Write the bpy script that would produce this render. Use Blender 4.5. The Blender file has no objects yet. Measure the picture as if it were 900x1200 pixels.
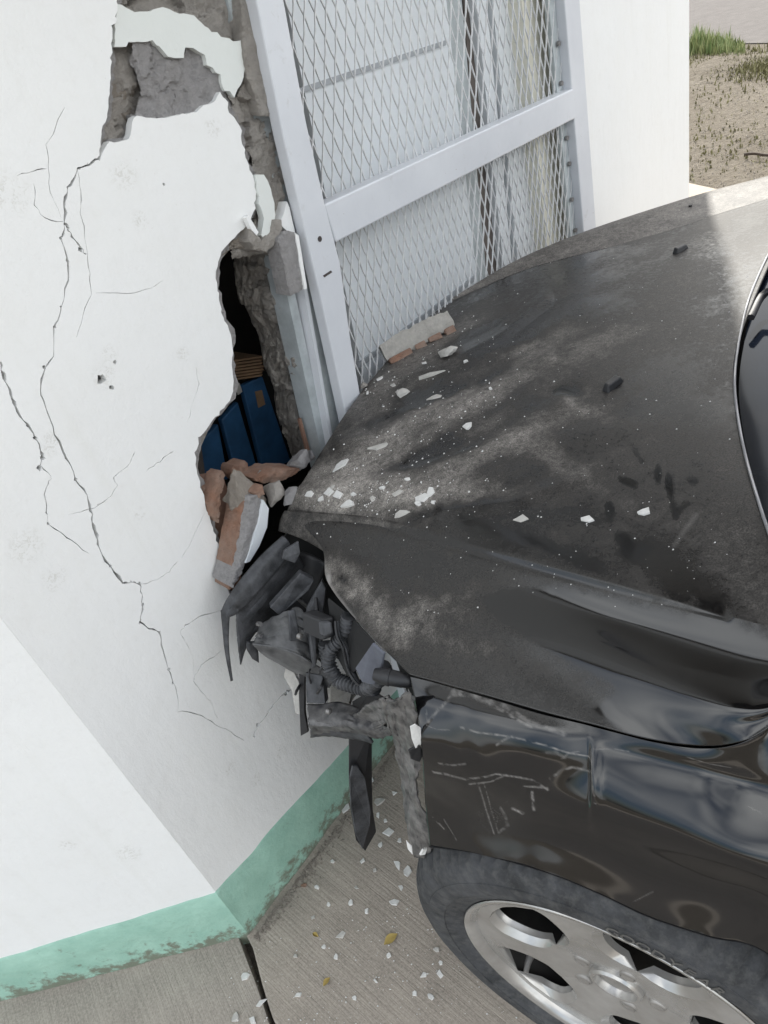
import bpy, bmesh, math, random
import numpy as np
from mathutils import Vector, Matrix, noise, geometry
from mathutils.bvhtree import BVHTree
random.seed(7)
rad = math.radians
scene = bpy.context.scene
COL = scene.collection

# ------------------------------------------------------------------ camera
CAM = np.array([0, 0, 1.52])
MC = np.array([[0.955274717, -0.295719825, 0.0],
               [-0.177068843, -0.571992051, 0.800919296],
               [-0.236847714, -0.765097954, -0.598772312]])   # columns: image right, image down, view axis
cd = bpy.data.cameras.new('camera'); cam = bpy.data.objects.new('camera', cd); COL.objects.link(cam)
mw = Matrix.Identity(4)
for r_ in range(3):
    mw[r_][0] = MC[r_, 0]; mw[r_][1] = -MC[r_, 1]; mw[r_][2] = -MC[r_, 2]; mw[r_][3] = CAM[r_]
cam.matrix_world = mw
cd.sensor_fit = 'VERTICAL'; cd.sensor_height = 36; cd.lens = 27.0
cd.clip_start = 0.02; cd.clip_end = 2000
scene.camera = cam

# ------------------------------------------------------------------ light
SUN_AZ, SUN_EL = 24.5, 45.0
w = bpy.data.worlds.new('World'); scene.world = w; w.use_nodes = True
nt = w.node_tree; nt.nodes.clear()
sky = nt.nodes.new('ShaderNodeTexSky'); sky.sky_type = 'NISHITA'; sky.sun_disc = False
sky.sun_elevation = rad(SUN_EL); sky.sun_rotation = rad(SUN_AZ)
sky.air_density = 1.0; sky.dust_density = 4.0; sky.ozone_density = 1.0
bg = nt.nodes.new('ShaderNodeBackground'); bg.inputs[1].default_value = 0.15
wo = nt.nodes.new('ShaderNodeOutputWorld')
tc = nt.nodes.new('ShaderNodeTexCoord'); cn = nt.nodes.new('ShaderNodeTexNoise'); cn.inputs['Scale'].default_value = 1.7; cn.inputs['Detail'].default_value = 3
cr = nt.nodes.new('ShaderNodeValToRGB'); cr.color_ramp.elements[0].position = .36; cr.color_ramp.elements[1].position = .62
cm = nt.nodes.new('ShaderNodeMix'); cm.data_type = 'RGBA'; cm.inputs[7].default_value = (10.9, 11.15, 11.5, 1)
nt.links.new(tc.outputs['Generated'], cn.inputs['Vector']); nt.links.new(cn.outputs['Fac'], cr.inputs[0]); nt.links.new(cr.outputs[0], cm.inputs[0])
nt.links.new(sky.outputs[0], cm.inputs[6]); nt.links.new(cm.outputs[2], bg.inputs[0]); nt.links.new(bg.outputs[0], wo.inputs[0])
sl = bpy.data.lights.new('sun', 'SUN'); sl.energy = 5.0; sl.angle = rad(1.0); sl.color = (1, 0.97, 0.92)
sun = bpy.data.objects.new('sun', sl); COL.objects.link(sun)
sd = Vector((math.sin(rad(SUN_AZ)) * math.cos(rad(SUN_EL)), math.cos(rad(SUN_AZ)) * math.cos(rad(SUN_EL)), math.sin(rad(SUN_EL))))
sun.rotation_euler = sd.to_track_quat('Z', 'Y').to_euler(); sun.location = sd * 20
scene.view_settings.view_transform = 'Standard'; scene.view_settings.look = 'None'
scene.view_settings.exposure = 0.74; scene.view_settings.gamma = 1.0
scene.view_settings.use_white_balance = True; scene.view_settings.white_balance_temperature = 6600; scene.view_settings.white_balance_tint = 8

# ------------------------------------------------------------------ geometry of the place
A0 = np.array([-.517, .81, 0.])                       # foot of the chamfered corner
aA = rad(47.5); dA = np.array([math.sin(aA), math.cos(aA), 0]); nA = np.array([math.cos(aA), -math.sin(aA), 0])
aB = rad(-87.8); dB = np.array([math.sin(aB), math.cos(aB), 0]); nB = np.array([dB[1], -dB[0], 0.]) * -1
if nB[1] > 0: nB = -nB
W0 = np.array([.1, .401, 0.])                          # under the front wheel
aC = rad(-48); Fc = np.array([math.sin(aC), math.cos(aC), 0]); Rc = np.array([math.cos(aC), -math.sin(aC), 0])
def ray(x, y): return MC @ np.array([(x - 450) / 900., (y - 600) / 900., 1.])
def to_px(P):
    q = (np.asarray(P, float) - CAM) @ MC
    return 450 + 900 * q[..., 0] / q[..., 2], 600 + 900 * q[..., 1] / q[..., 2]
def PZ(x, y, z=0.):                                     # on a level plane
    d = ray(x, y); return CAM + d * ((z - CAM[2]) / d[2])
def PO(x, y, off=0.):                                   # on a plane parallel to the chamfer wall
    d = ray(x, y); P = A0 + nA * off; return CAM + d * ((P - CAM).dot(nA) / d.dot(nA))
def PV(x, y, v):                                        # on a plane parallel to the car's side
    d = ray(x, y); P = W0 + Rc * v; return CAM + d * ((P - CAM).dot(Rc) / d.dot(Rc))
def K(u, v, z): return W0 + Fc * u + Rc * v + np.array([0, 0, z])
def WS(x, y, off=0.):
    Q = PO(x, y, off) - A0; return (float(Q.dot(dA)), float(Q[2]))
def WP(s, z, off=0.): return A0 + dA * s + nA * off + np.array([0, 0, z])

# ------------------------------------------------------------------ helpers
def tag(o, label=None, cat=None, group=None, kind=None):
    if label: o['label'] = label
    if cat: o['category'] = cat
    if group: o['group'] = group
    if kind: o['kind'] = kind
    return o
def empty(name, loc, label=None, cat=None, group=None):
    o = bpy.data.objects.new(name, None); COL.objects.link(o); o.location = Vector(loc); o.empty_display_size = .05
    return tag(o, label, cat, group)
def mesh(name, verts, faces, mat=None, parent=None, smooth=None, org=None):
    """verts in world space; the object's origin goes to org (or to its parent's)."""
    V = np.array([tuple(v) for v in verts], float)
    base = np.array(parent_loc(parent)) if parent is not None else np.zeros(3)
    if org is None: org = base if parent is not None else np.array([V[:, 0].mean(), V[:, 1].mean(), V[:, 2].min()])
    org = np.array(org, float)
    me = bpy.data.meshes.new(name)
    me.from_pydata([tuple(p) for p in (V - org)], [], [tuple(f) for f in faces]); me.update()
    o = bpy.data.objects.new(name, me); COL.objects.link(o)
    if parent is not None: o.parent = parent
    o.location = Vector(org - base)
    if mat: me.materials.append(mat)
    if smooth is not None:
        me.polygons.foreach_set('use_smooth', [True] * len(me.polygons))
        if smooth < 179: me.set_sharp_from_angle(angle=rad(smooth))
    return o
def parent_loc(o):
    p = np.zeros(3)
    while o is not None:
        p = p + np.array(o.location); o = o.parent
    return p
def fix_normals(o):
    bm = bmesh.new(); bm.from_mesh(o.data); bmesh.ops.recalc_face_normals(bm, faces=bm.faces); bm.to_mesh(o.data); bm.free(); return o
def bevel(o, wd=.003, seg=2):
    m = o.modifiers.new('bevel', 'BEVEL'); m.width = wd; m.segments = seg; m.limit_method = 'ANGLE'; m.angle_limit = rad(35); return o
def solid(o, th, offset=-1):
    m = o.modifiers.new('solidify', 'SOLIDIFY'); m.thickness = th; m.offset = offset; return o
def crom(pts, n):
    """n points along a Catmull-Rom curve, even arc length"""
    P = [np.array(p, float) for p in pts]
    if len(P) == 2: return [P[0] + (P[1] - P[0]) * i / (n - 1) for i in range(n)]
    Q = [2 * P[0] - P[1]] + P + [2 * P[-1] - P[-2]]
    out = []
    for i in range(1, len(Q) - 2):
        p0, p1, p2, p3 = Q[i - 1:i + 3]
        for k in range(16):
            t = k / 16.
            out.append(.5 * (2 * p1 + (p2 - p0) * t + (2 * p0 - 5 * p1 + 4 * p2 - p3) * t * t + (3 * p1 - p0 - 3 * p2 + p3) * t ** 3))
    out.append(P[-1]); out = np.array(out)
    L = np.r_[0, np.cumsum(np.linalg.norm(np.diff(out, axis=0), axis=1))]
    T = np.linspace(0, L[-1], n)
    return [np.array([np.interp(t, L, out[:, k]) for k in range(out.shape[1])]) for t in T]
def crom_u(pts, n):
    """Catmull-Rom, even in parameter (for crossing rows)"""
    P = np.array(pts); m = len(P) - 1
    Q = np.vstack([2 * P[0] - P[1], P, 2 * P[-1] - P[-2]])
    out = []
    for k in range(n):
        x = k / (n - 1) * m; i = min(int(x), m - 1); t = x - i
        p0, p1, p2, p3 = Q[i:i + 4]
        out.append(.5 * (2 * p1 + (p2 - p0) * t + (2 * p0 - 5 * p1 + 4 * p2 - p3) * t * t + (3 * p1 - p0 - 3 * p2 + p3) * t ** 3))
    return out
def loft(rows, nu, nv):
    R = np.array([crom(r, nu) for r in rows])           # rows x nu x 3
    G = np.zeros((nv, nu, 3))
    for i in range(nu): G[:, i] = crom_u(R[:, i], nv)
    return G
def grid_faces(nv, nu, flip=False):
    f = []
    for j in range(nv - 1):
        for i in range(nu - 1):
            a = j * nu + i; q = (a, a + 1, a + nu + 1, a + nu)
            f.append(q[::-1] if flip else q)
    return f
def grid_mesh(name, G, mat, parent=None, smooth=60, flip=False):
    nv, nu = G.shape[:2]
    return mesh(name, G.reshape(-1, 3), grid_faces(nv, nu, flip), mat, parent, smooth)
def tube(name, path, r, mat, parent=None, n=8, res=None, smooth=60, rfun=None):
    P = np.array(crom(path, res) if res else [np.array(p, float) for p in path])
    vs, fs = [], []; prev = None
    for i, p in enumerate(P):
        t = P[min(i + 1, len(P) - 1)] - P[max(i - 1, 0)]; t = t / (np.linalg.norm(t) + 1e-9)
        if prev is None:
            a = np.cross(t, [0, 0, 1.]);  a = np.cross(t, [1., 0, 0]) if np.linalg.norm(a) < .1 else a
        else: a = prev - t * prev.dot(t)
        a = a / np.linalg.norm(a); prev = a; b = np.cross(t, a)
        rr = rfun(i, len(P)) if rfun else r
        for k in range(n):
            th = 2 * math.pi * k / n; vs.append(p + (a * math.cos(th) + b * math.sin(th)) * rr)
    for i in range(len(P) - 1):
        for k in range(n):
            fs.append((i * n + k, i * n + (k + 1) % n, (i + 1) * n + (k + 1) % n, (i + 1) * n + k))
    fs.append(tuple(range(n))[::-1]); fs.append(tuple((len(P) - 1) * n + k for k in range(n)))
    return mesh(name, vs, fs, mat, parent, smooth)
def prism3(name, front, back, mat, parent=None, bev=0, smooth=None):
    """solid between two 3-D polygons with the same count"""
    n = len(front); fs = [tuple(range(n)), tuple(range(2 * n - 1, n - 1, -1))]
    for i in range(n): j = (i + 1) % n; fs.append((j, i, n + i, n + j))
    o = mesh(name, list(front) + list(back), fs, mat, parent, smooth)
    fix_normals(o)
    if bev: bevel(o, bev)
    return o
def wprism(name, sz, o0, o1, mat, parent=None, bev=0):
    """polygon in wall coordinates, extruded between two offsets from the wall plane"""
    return prism3(name, [WP(s, z, o0) for s, z in sz], [WP(s, z, o1) for s, z in sz], mat, parent, bev)
def pprism(name, px, o0, o1, mat, parent=None, bev=0):
    return wprism(name, [WS(x, y, o0) for x, y in px], o0, o1, mat, parent, bev)
def boxw(name, s0, s1, z0, z1, o0, o1, mat, parent=None, bev=0):
    return wprism(name, [(s0, z0), (s1, z0), (s1, z1), (s0, z1)], o1, o0, mat, parent, bev)
def inside(p, poly):
    x, y = p; c = False; n = len(poly); j = n - 1
    for i in range(n):
        xi, yi = poly[i]; xj, yj = poly[j]
        if (yi > y) != (yj > y) and x < (xj - xi) * (y - yi) / (yj - yi) + xi: c = not c
        j = i
    return c
def fbm(p, o=4):
    return noise.fractal(Vector(p), 1.0, 2.0, o)

# ------------------------------------------------------------------ materials
class NT:
    def __init__(s, name):
        s.m = bpy.data.materials.new(name); s.m.use_nodes = True; s.t = s.m.node_tree; s.n = s.t.nodes
        s.b = s.n['Principled BSDF']; s.co = s.n.new('ShaderNodeTexCoord')
    def l(s, a, b): s.t.links.new(a, b)
    def noise(s, scale, detail=4, rough=.55, vec=None, stretch=None, dist=0):
        n = s.n.new('ShaderNodeTexNoise'); n.inputs['Scale'].default_value = scale; n.inputs['Detail'].default_value = detail
        n.inputs['Roughness'].default_value = rough; n.inputs['Distortion'].default_value = dist
        if stretch:
            mp = s.n.new('ShaderNodeMapping'); mp.vector_type = 'TEXTURE'; mp.inputs['Scale'].default_value = tuple(1. / q for q in stretch[:3])
            if len(stretch) > 3: mp.inputs['Rotation'].default_value = (0, 0, stretch[3])
            s.l(s.co.outputs['Object'], mp.inputs[0]); s.l(mp.outputs[0], n.inputs['Vector'])
        else: s.l(vec or s.co.outputs['Object'], n.inputs['Vector'])
        return n.outputs['Fac']
    def ramp(s, fac, stops):
        r = s.n.new('ShaderNodeValToRGB'); e = r.color_ramp.elements
        while len(e) < len(stops): e.new(.5)
        for el, (p, c) in zip(e, stops):
            el.position = p; el.color = (c, c, c, 1) if isinstance(c, (int, float)) else (*c, 1)
        s.l(fac, r.inputs[0]); return r.outputs[0]
    def mix(s, fac, a, b, mode='MIX'):
        m = s.n.new('ShaderNodeMix'); m.data_type = 'RGBA'; m.blend_type = mode
        for sock, v in ((m.inputs[0], fac), (m.inputs[6], a), (m.inputs[7], b)):
            if hasattr(v, 'links'): s.l(v, sock)
            elif isinstance(v, (int, float)): sock.default_value = v
            else: sock.default_value = (*v, 1)
        return m.outputs[2]
    def math(s, op, a, b=None, clamp=False):
        m = s.n.new('ShaderNodeMath'); m.operation = op; m.use_clamp = clamp
        for i, v in enumerate((a, b)):
            if v is None: continue
            if hasattr(v, 'links'): s.l(v, m.inputs[i])
            else: m.inputs[i].default_value = v
        return m.outputs[0]
    def attr(s, name):
        a = s.n.new('ShaderNodeAttribute'); a.attribute_name = name; return a.outputs['Fac']
    def col(s, v): s._set('Base Color', v)
    def _set(s, k, v):
        if hasattr(v, 'links'): s.l(v, s.b.inputs[k])
        elif isinstance(v, (int, float)): s.b.inputs[k].default_value = v
        else: s.b.inputs[k].default_value = (*v, 1)
    def set(s, **k):
        for a, v in k.items(): s._set(a.replace('_', ' '), v)
        return s
    def bump(s, h, strength=.3, dist=.01, prev=None):
        b = s.n.new('ShaderNodeBump'); b.inputs['Strength'].default_value = strength; b.inputs['Distance'].default_value = dist
        s.l(h, b.inputs['Height'])
        if prev is not None: s.l(prev, b.inputs['Normal'])
        s.l(b.outputs[0], s.b.inputs['Normal']); return b.outputs[0]

def simple(name, c, rough=.6, metal=0., var=.25, scale=30, bump=.15, bd=.002, c2=None, spec=.5):
    n = NT(name); f = n.noise(scale, 5, .6)
    a = c2 if c2 else tuple(x * (1 - var) for x in c)
    n.col(n.mix(n.ramp(f, [(.3, 0.), (.7, 1.)]), a, c)); n.set(Roughness=rough, Metallic=metal)
    n.b.inputs['Specular IOR Level'].default_value = spec
    if bump: n.bump(n.noise(scale * 4, 4, .6), bump, bd)
    return n.m

SCUFF = [(145, 205, .024), (12, 228, .030), (65, 678, .022), (163, 603, .014), (122, 440, .022), (128, 415, .016), (60, 520, .02), (262, 345, .012), (165, 258, .016), (250, 150, .018), (150, 1000, .03), (80, 990, .02), (300, 915, .02), (270, 900, .02), (330, 880, .02), (215, 415, .014), (30, 640, .03)]
def m_plaster(name, c, dirt=(.56, .535, .48), amt=.4, scuffs=True):
    n = NT(name)
    big = n.ramp(n.noise(2.2, 5, .6), [(.40, 0.), (.75, 1.)])
    mid = n.ramp(n.noise(11, 6, .65), [(.45, 0.), (.75, 1.)])
    fine = n.ramp(n.noise(60, 6, .7), [(.52, 0.), (.8, 1.)])
    base = n.mix(n.math('MULTIPLY', big, amt), c, tuple(x * .90 for x in c))
    base = n.mix(n.math('MULTIPLY', mid, amt * .35), base, (c[0] * .93, c[1] * .92, c[2] * .87))
    base = n.mix(n.math('MULTIPLY', fine, amt * .30), base, dirt)
    dr = n.ramp(n.noise(1, 5, .6, stretch=(26, 26, 1.6)), [(.55, 0.), (.8, 1.)]); base = n.mix(n.math('MULTIPLY', dr, .22), base, (c[0] * .84, c[1] * .83, c[2] * .78))
    sp = n.ramp(n.noise(150, 3, .5), [(.69, 0.), (.75, 1.)])
    base = n.mix(n.math('MULTIPLY', sp, n.math('MULTIPLY', big, .4)), base, dirt)
    h = n.noise(240, 4, .65)
    if scuffs:
        tot = None
        for (x, y, r) in SCUFF:
            p = PO(x, y, 0) - A0
            if x + (y - 740) * -.814 < 0 and y > 740:                      # on the side wall
                d = ray(x, y); p = CAM + d * ((A0 - CAM).dot(nB) / d.dot(nB)) - A0
            vm = n.n.new('ShaderNodeVectorMath'); vm.operation = 'DISTANCE'; vm.inputs[1].default_value = tuple(p); n.l(n.co.outputs['Object'], vm.inputs[0])
            k = n.math('SUBTRACT', 1., n.math('DIVIDE', vm.outputs['Value'], r), True)
            tot = k if tot is None else n.math('MAXIMUM', tot, k)
        pat = n.ramp(n.noise(150, 5, .7, dist=1.2), [(.5, 0.), (.6, 1.)])
        m = n.math('MULTIPLY', pat, n.math('MULTIPLY', tot, 1.6, True))
        base = n.mix(n.math('MULTIPLY', m, .36), base, (.50, .48, .42))
        h = n.math('SUBTRACT', h, n.math('MULTIPLY', m, .9))
    n.col(base); n.set(Roughness=.75)
    b1 = n.bump(n.noise(9, 4, .5), .18, .02)
    b1 = n.bump(n.noise(60, 4, .6, stretch=(1, 1, .35)), .16, .006, b1)
    n.bump(h, .22, .0025, b1)
    return n.m
M_WALL = m_plaster('white_paint', (.82, .82, .805))
M_WALLB = M_WALL
M_OLD = m_plaster('old_white_paint', (.70, .72, .69), amt=.2, scuffs=False)
def m_mortar(name, c, c2, sc=60, bs=.8):
    n = NT(name)
    f = n.ramp(n.noise(sc, 8, .7), [(.3, 0.), (.7, 1.)]); g = n.ramp(n.noise(sc * .18, 4, .6), [(.35, 0.), (.65, 1.)])
    c1 = n.mix(f, tuple(x * .62 for x in c), c); n.col(n.mix(n.math('MULTIPLY', g, .7), c1, c2)); n.set(Roughness=.95)
    n.b.inputs['Specular IOR Level'].default_value = .15
    b = n.bump(n.noise(sc * 1.3, 8, .75), min(1, bs * 1.2), .014); n.bump(n.noise(sc * 6, 4, .7), bs * .6, .0015, b)
    return n.m
M_MORT = m_mortar('grey_mortar', (.56, .52, .475), (.42, .385, .345))
M_MORT2 = m_mortar('lilac_grey_render', (.54, .52, .515), (.46, .44, .43), 90, .8)
M_RUB = m_mortar('brown_rubble', (.46, .41, .355), (.34, .30, .255), 45, 1.)
M_BED = m_mortar('beige_mortar_bed', (.60, .57, .52), (.50, .47, .42), 70, .6)
M_TERRA = m_mortar('terracotta', (.50, .27, .18), (.46, .38, .32), 75, 1.)
M_TERRAD = m_mortar('dusty_terracotta', (.36, .21, .15), (.27, .17, .13), 40, .4)
def m_green():
    n = NT('green_paint')
    f = n.ramp(n.noise(14, 6, .65), [(.35, 0.), (.7, 1.)])
    c = n.mix(f, (.27, .46, .37), (.36, .57, .465))
    sep = n.n.new('ShaderNodeSeparateXYZ'); n.l(n.co.outputs['Object'], sep.inputs[0])
    low = n.math('SUBTRACT', 1., n.math('MULTIPLY', sep.outputs[2], 14.), True)
    d = n.ramp(n.math('ADD', n.math('MULTIPLY', n.noise(38, 7, .7), 1.), n.math('MULTIPLY', low, .28)), [(.62, 0.), (.76, 1.)])
    n.col(n.mix(n.math('MULTIPLY', d, .85), c, (.15, .14, .10))); n.set(Roughness=.7)
    b = n.bump(n.noise(25, 5, .6), .5, .008); n.bump(n.noise(150, 4, .6), .3, .002, b)
    return n.m
M_GREEN = m_green()
def m_concrete(name, c, ang):
    n = NT(name)
    f = n.ramp(n.noise(7, 7, .65), [(.3, 0.), (.72, 1.)])
    st = n.noise(1, 5, .7, stretch=(6, 140, 1, ang)); sr = n.ramp(st, [(.40, 0.), (.60, 1.)])
    spk = n.ramp(n.noise(210, 3, .6), [(.35, 0.), (.65, 1.)])
    k = n.mix(f, tuple(x * .62 for x in c), c)
    k = n.mix(n.math('MULTIPLY', sr, .40), k, tuple(x * .50 for x in c))
    k = n.mix(n.math('MULTIPLY', spk, .40), k, tuple(min(1, x * 1.35) for x in c))
    stn = n.ramp(n.noise(3.2, 6, .7, dist=.6), [(.50, 0.), (.68, 1.)]); k = n.mix(n.math('MULTIPLY', stn, .4), k, tuple(x * .55 for x in c))
    pit = n.ramp(n.noise(95, 3, .5), [(.70, 0.), (.74, 1.)]); k = n.mix(n.math('MULTIPLY', pit, .6), k, tuple(x * .35 for x in c))
    n.col(k); n.set(Roughness=.92); n.b.inputs['Specular IOR Level'].default_value = .25
    b = n.bump(st, .55, .006); n.bump(n.noise(260, 4, .7), .35, .002, b)
    return n.m
M_CONC_R = m_concrete('brushed_concrete_right', (.41, .36, .305), rad(-52))
M_CONC_L = m_concrete('brushed_concrete_left', (.41, .365, .315), rad(-67))
def m_dirt():
    n = NT('dirt')
    f = n.ramp(n.noise(1.6, 8, .65), [(.3, 0.), (.7, 1.)]); g = n.ramp(n.noise(22, 8, .7), [(.35, 0.), (.62, 1.)])
    k = n.mix(f, (.15, .132, .108), (.20, .18, .152)); k = n.mix(n.math('MULTIPLY', g, .45), k, (.085, .07, .052))
    n.col(k); n.set(Roughness=1.); n.b.inputs['Specular IOR Level'].default_value = .1
    n.bump(n.noise(18, 8, .7), .8, .05); return n.m
M_DIRT = m_dirt()
M_ROAD = simple('worn_road', (.125, .115, .11), .95, 0, .2, 12, .4, .01, spec=.2)
M_ROOF = simple('roof_concrete', (.35, .34, .32), .9, 0, .2, 8)
M_CANOPY = simple('dark_weathered_canopy', (.10, .09, .08), .9, 0, .3, 6)
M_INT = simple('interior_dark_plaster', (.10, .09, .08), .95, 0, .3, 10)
def m_steel():
    n = NT('pale_grey_enamel'); f = n.ramp(n.noise(6, 5, .6), [(.35, 0.), (.7, 1.)])
    c = n.mix(f, (.60, .615, .645), (.68, .695, .72))
    st = n.ramp(n.noise(34, 7, .7, dist=.5), [(.60, 0.), (.72, 1.)]); c = n.mix(n.math('MULTIPLY', st, .35), c, (.44, .43, .40))
    ru = n.ramp(n.noise(85, 4, .6), [(.735, 0.), (.76, 1.)]); c = n.mix(ru, c, (.16, .09, .055))
    n.col(c); n.set(Roughness=n.mix(st, (.40, .40, .40), (.62, .62, .62))); b_ = n.bump(n.noise(14, 3, .5), .10, .006); n.bump(n.noise(200, 3, .6), .06, .001, b_); return n.m
M_STEEL = m_steel()
M_STEELD = simple('worn_frame_enamel', (.50, .54, .55), .5, 0, .3, 30, .15)
M_RUST = simple('dark_rust', (.075, .06, .055), .8, 0, .4, 60, .3, c2=(.035, .03, .03))
M_WIRE = simple('pale_wire', (.78, .78, .78), .45, 0, .25, 60, .1)
M_SHEET = simple('white_sheet_metal', (.76, .79, .81), .45, 0, .08, 7, .04)
M_CREAM = simple('cream_paint', (.84, .81, .69), .6, 0, .12, 12, .05)
M_WOOD = simple('grey_brown_board', (.16, .135, .12), .85, 0, .4, 20, .3)
M_SEAM = simple('seam_grey', (.42, .44, .46), .6, 0, .2, 40)
M_BOLT = simple('bolt_steel', (.30, .29, .28), .45, .6, .3, 80)
def m_paint():
    n = NT('black_car_paint')
    d = n.attr('dust'); sc = n.attr('scratch')
    grain = n.ramp(n.noise(520, 3, .7), [(.36, 0.), (.62, 1.)])
    cl = n.ramp(n.noise(26, 6, .68, dist=.4), [(.25, .55), (.75, 1.2)])
    cl2 = n.ramp(n.noise(120, 7, .78, dist=.6), [(.30, .30), (.72, 1.75)])
    dd = n.math('MULTIPLY', n.math('MULTIPLY', d, cl), cl2)
    lo = n.math('MULTIPLY', dd, n.math('ADD', n.math('MULTIPLY', grain, .75), .45), True)
    c = n.mix(lo, (.0035, .0035, .004), (.44, .405, .365))
    c = n.mix(sc, c, (.36, .34, .32))
    n.col(c)
    t = n.math('MAXIMUM', n.math('MULTIPLY', dd, 9., True), n.math('MULTIPLY', sc, 1.), True)
    n.set(Roughness=n.mix(t, (.07, .07, .07), (.50, .50, .50)))
    n._set('Specular IOR Level', n.mix(t, (.75, .75, .75), (.26, .26, .26)))
    n.bump(n.math('MULTIPLY', grain, dd), .25, .0012)
    return n.m
M_PAINT = m_paint()
M_BLACK = simple('black_plastic', (.022, .022, .024), .5, 0, .3, 60, .1)
M_DPLA = simple('dusty_dark_plastic', (.085, .087, .094), .55, 0, .45, 45, .4, c2=(.016, .017, .019))
M_GPLA = simple('scuffed_grey_plastic', (.16, .155, .15), .5, 0, .5, 60, .2, c2=(.028, .028, .032))
M_BLUG = simple('blue_grey_bracket', (.13, .14, .17), .55, .1, .4, 40, .25)
M_TORN = simple('torn_bumper_skin', (.19, .18, .17), .42, 0, .5, 60, .15, c2=(.025, .025, .026))
M_HOUS = simple('dusty_headlight_shell', (.12, .12, .12), .42, 0, .4, 40, .35, c2=(.025, .026, .028))
M_BULB = simple('silver_lamp_bulb', (.6, .58, .54), .3, .3, .2, 50)
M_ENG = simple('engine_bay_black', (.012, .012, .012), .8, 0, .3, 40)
M_GLINT = simple('hood_edge_glint_grey', (.30, .30, .31), .4, .3, .15, 30, 0)
def m_tyre():
    n = NT('dusty_tyre'); f = n.ramp(n.noise(16, 7, .7), [(.35, 0.), (.7, 1.)])
    k = n.mix(f, (.020, .021, .022), (.070, .072, .077)); g = n.ramp(n.noise(70, 6, .7), [(.45, 0.), (.7, 1.)])
    n.col(n.mix(n.math('MULTIPLY', g, .5), k, (.12, .118, .112))); n.set(Roughness=.85); n.bump(n.noise(140, 5, .7), .3, .002); return n.m
M_TYRE = m_tyre()
M_TYRED = simple('tyre_letters', (.13, .125, .115), .8, 0, .3, 60)
M_ALLOY = simple('silver_alloy', (.56, .55, .53), .24, .6, .22, 14, .05, c2=(.36, .345, .32))
M_ALLOYD = simple('dark_alloy', (.40, .38, .355), .5, .5, .35, 26, .12)
M_BRAKE = simple('brake_dark', (.03, .028, .026), .7, .2, .4, 40)
def m_glass():
    n = NT('windscreen_glass'); n.set(Base_Color=(.012, .015, .022), Roughness=.04); n.b.inputs['Specular IOR Level'].default_value = .35; return n.m
M_GLASS = m_glass()
M_COWL = simple('navy_grey_cowl', (.005, .007, .012), .07, 0, .2, 40, 0, spec=.12)
M_CHIP = simple('white_plaster_chip', (.74, .73, .70), .85, 0, .25, 60, .25)
M_CHIPG = simple('grey_plaster_chip', (.55, .53, .49), .9, 0, .3, 60, .4)
M_BLUE = simple('blue_crate_plastic', (.030, .11, .24), .55, 0, .45, 16, .1)
M_SACK = simple('brown_folded_card', (.30, .19, .11), .9, 0, .4, 30)
M_LEAF = simple('dry_yellow_leaf', (.45, .33, .10), .8, 0, .3, 80)
M_TWIG = simple('dark_twig', (.06, .045, .035), .9)
def m_grass():
    n = NT('grass_blade'); a = n.attr('tint'); n.col(n.mix(a, (.11, .17, .055), (.33, .34, .17))); n.set(Roughness=.7); return n.m
M_GRASS = m_grass()
M_DRYG = simple('dry_grass', (.17, .16, .075), .95)

# ================================================================== SETTING: ground, road, pavement
ra, rb = PZ(800, 46), PZ(905, 44)
rd = (rb - ra) / np.linalg.norm(rb - ra); rn = np.array([-rd[1], rd[0], 0])
def add_ground():
    xs = list(np.r_[-300, -120, -50, -20, -8, -3, 0, 1, np.arange(1.8, 7.0, .07), 8, 10, 14, 22, 40, 90, 180, 300])
    ys = list(np.r_[-300, -120, -50, -20, -8, -3, 0, 2, np.arange(3.0, 11.0, .07), 12, 14, 18, 28, 50, 100, 200, 300])
    V, Fs = [], []
    for y in ys:
        for x in xs:
            z = -.045
            q_ = (np.array([x, y, 0]) - ra).dot(rn)
            if 2.25 < x < 7.5 and 3 < y < 11.5 and q_ < -.1:
                z += .03 * fbm((x * .9, y * .9, 1.), 3) + .014 * fbm((x * 7, y * 7, 2.), 4)
                g = PZ(845, 72); z += .07 * math.exp(-(((x - g[0]) / .45) ** 2 + ((y - g[1]) / .35) ** 2))
            V.append((x, y, z))
    n = len(xs)
    for j in range(len(ys) - 1):
        for i in range(n - 1): Fs.append((j * n + i, j * n + i + 1, (j + 1) * n + i + 1, (j + 1) * n + i))
    o = mesh('ground', V, Fs, M_DIRT, None, 179, org=(0, 0, 0)); o['kind'] = 'structure'
add_ground()
ra, rb = PZ(800, 46), PZ(905, 44)
rd = (rb - ra) / np.linalg.norm(rb - ra); rn = np.array([-rd[1], rd[0], 0])
rv = [ra - rd * 40, ra + rd * 40, ra + rd * 40 + rn * 9, ra - rd * 40 + rn * 9]
o = mesh('road', [p + np.array([0, 0, -.038]) for p in rv], [(0, 1, 2, 3)], M_ROAD, None, None, org=(0, 0, 0)); o['kind'] = 'structure'

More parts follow.
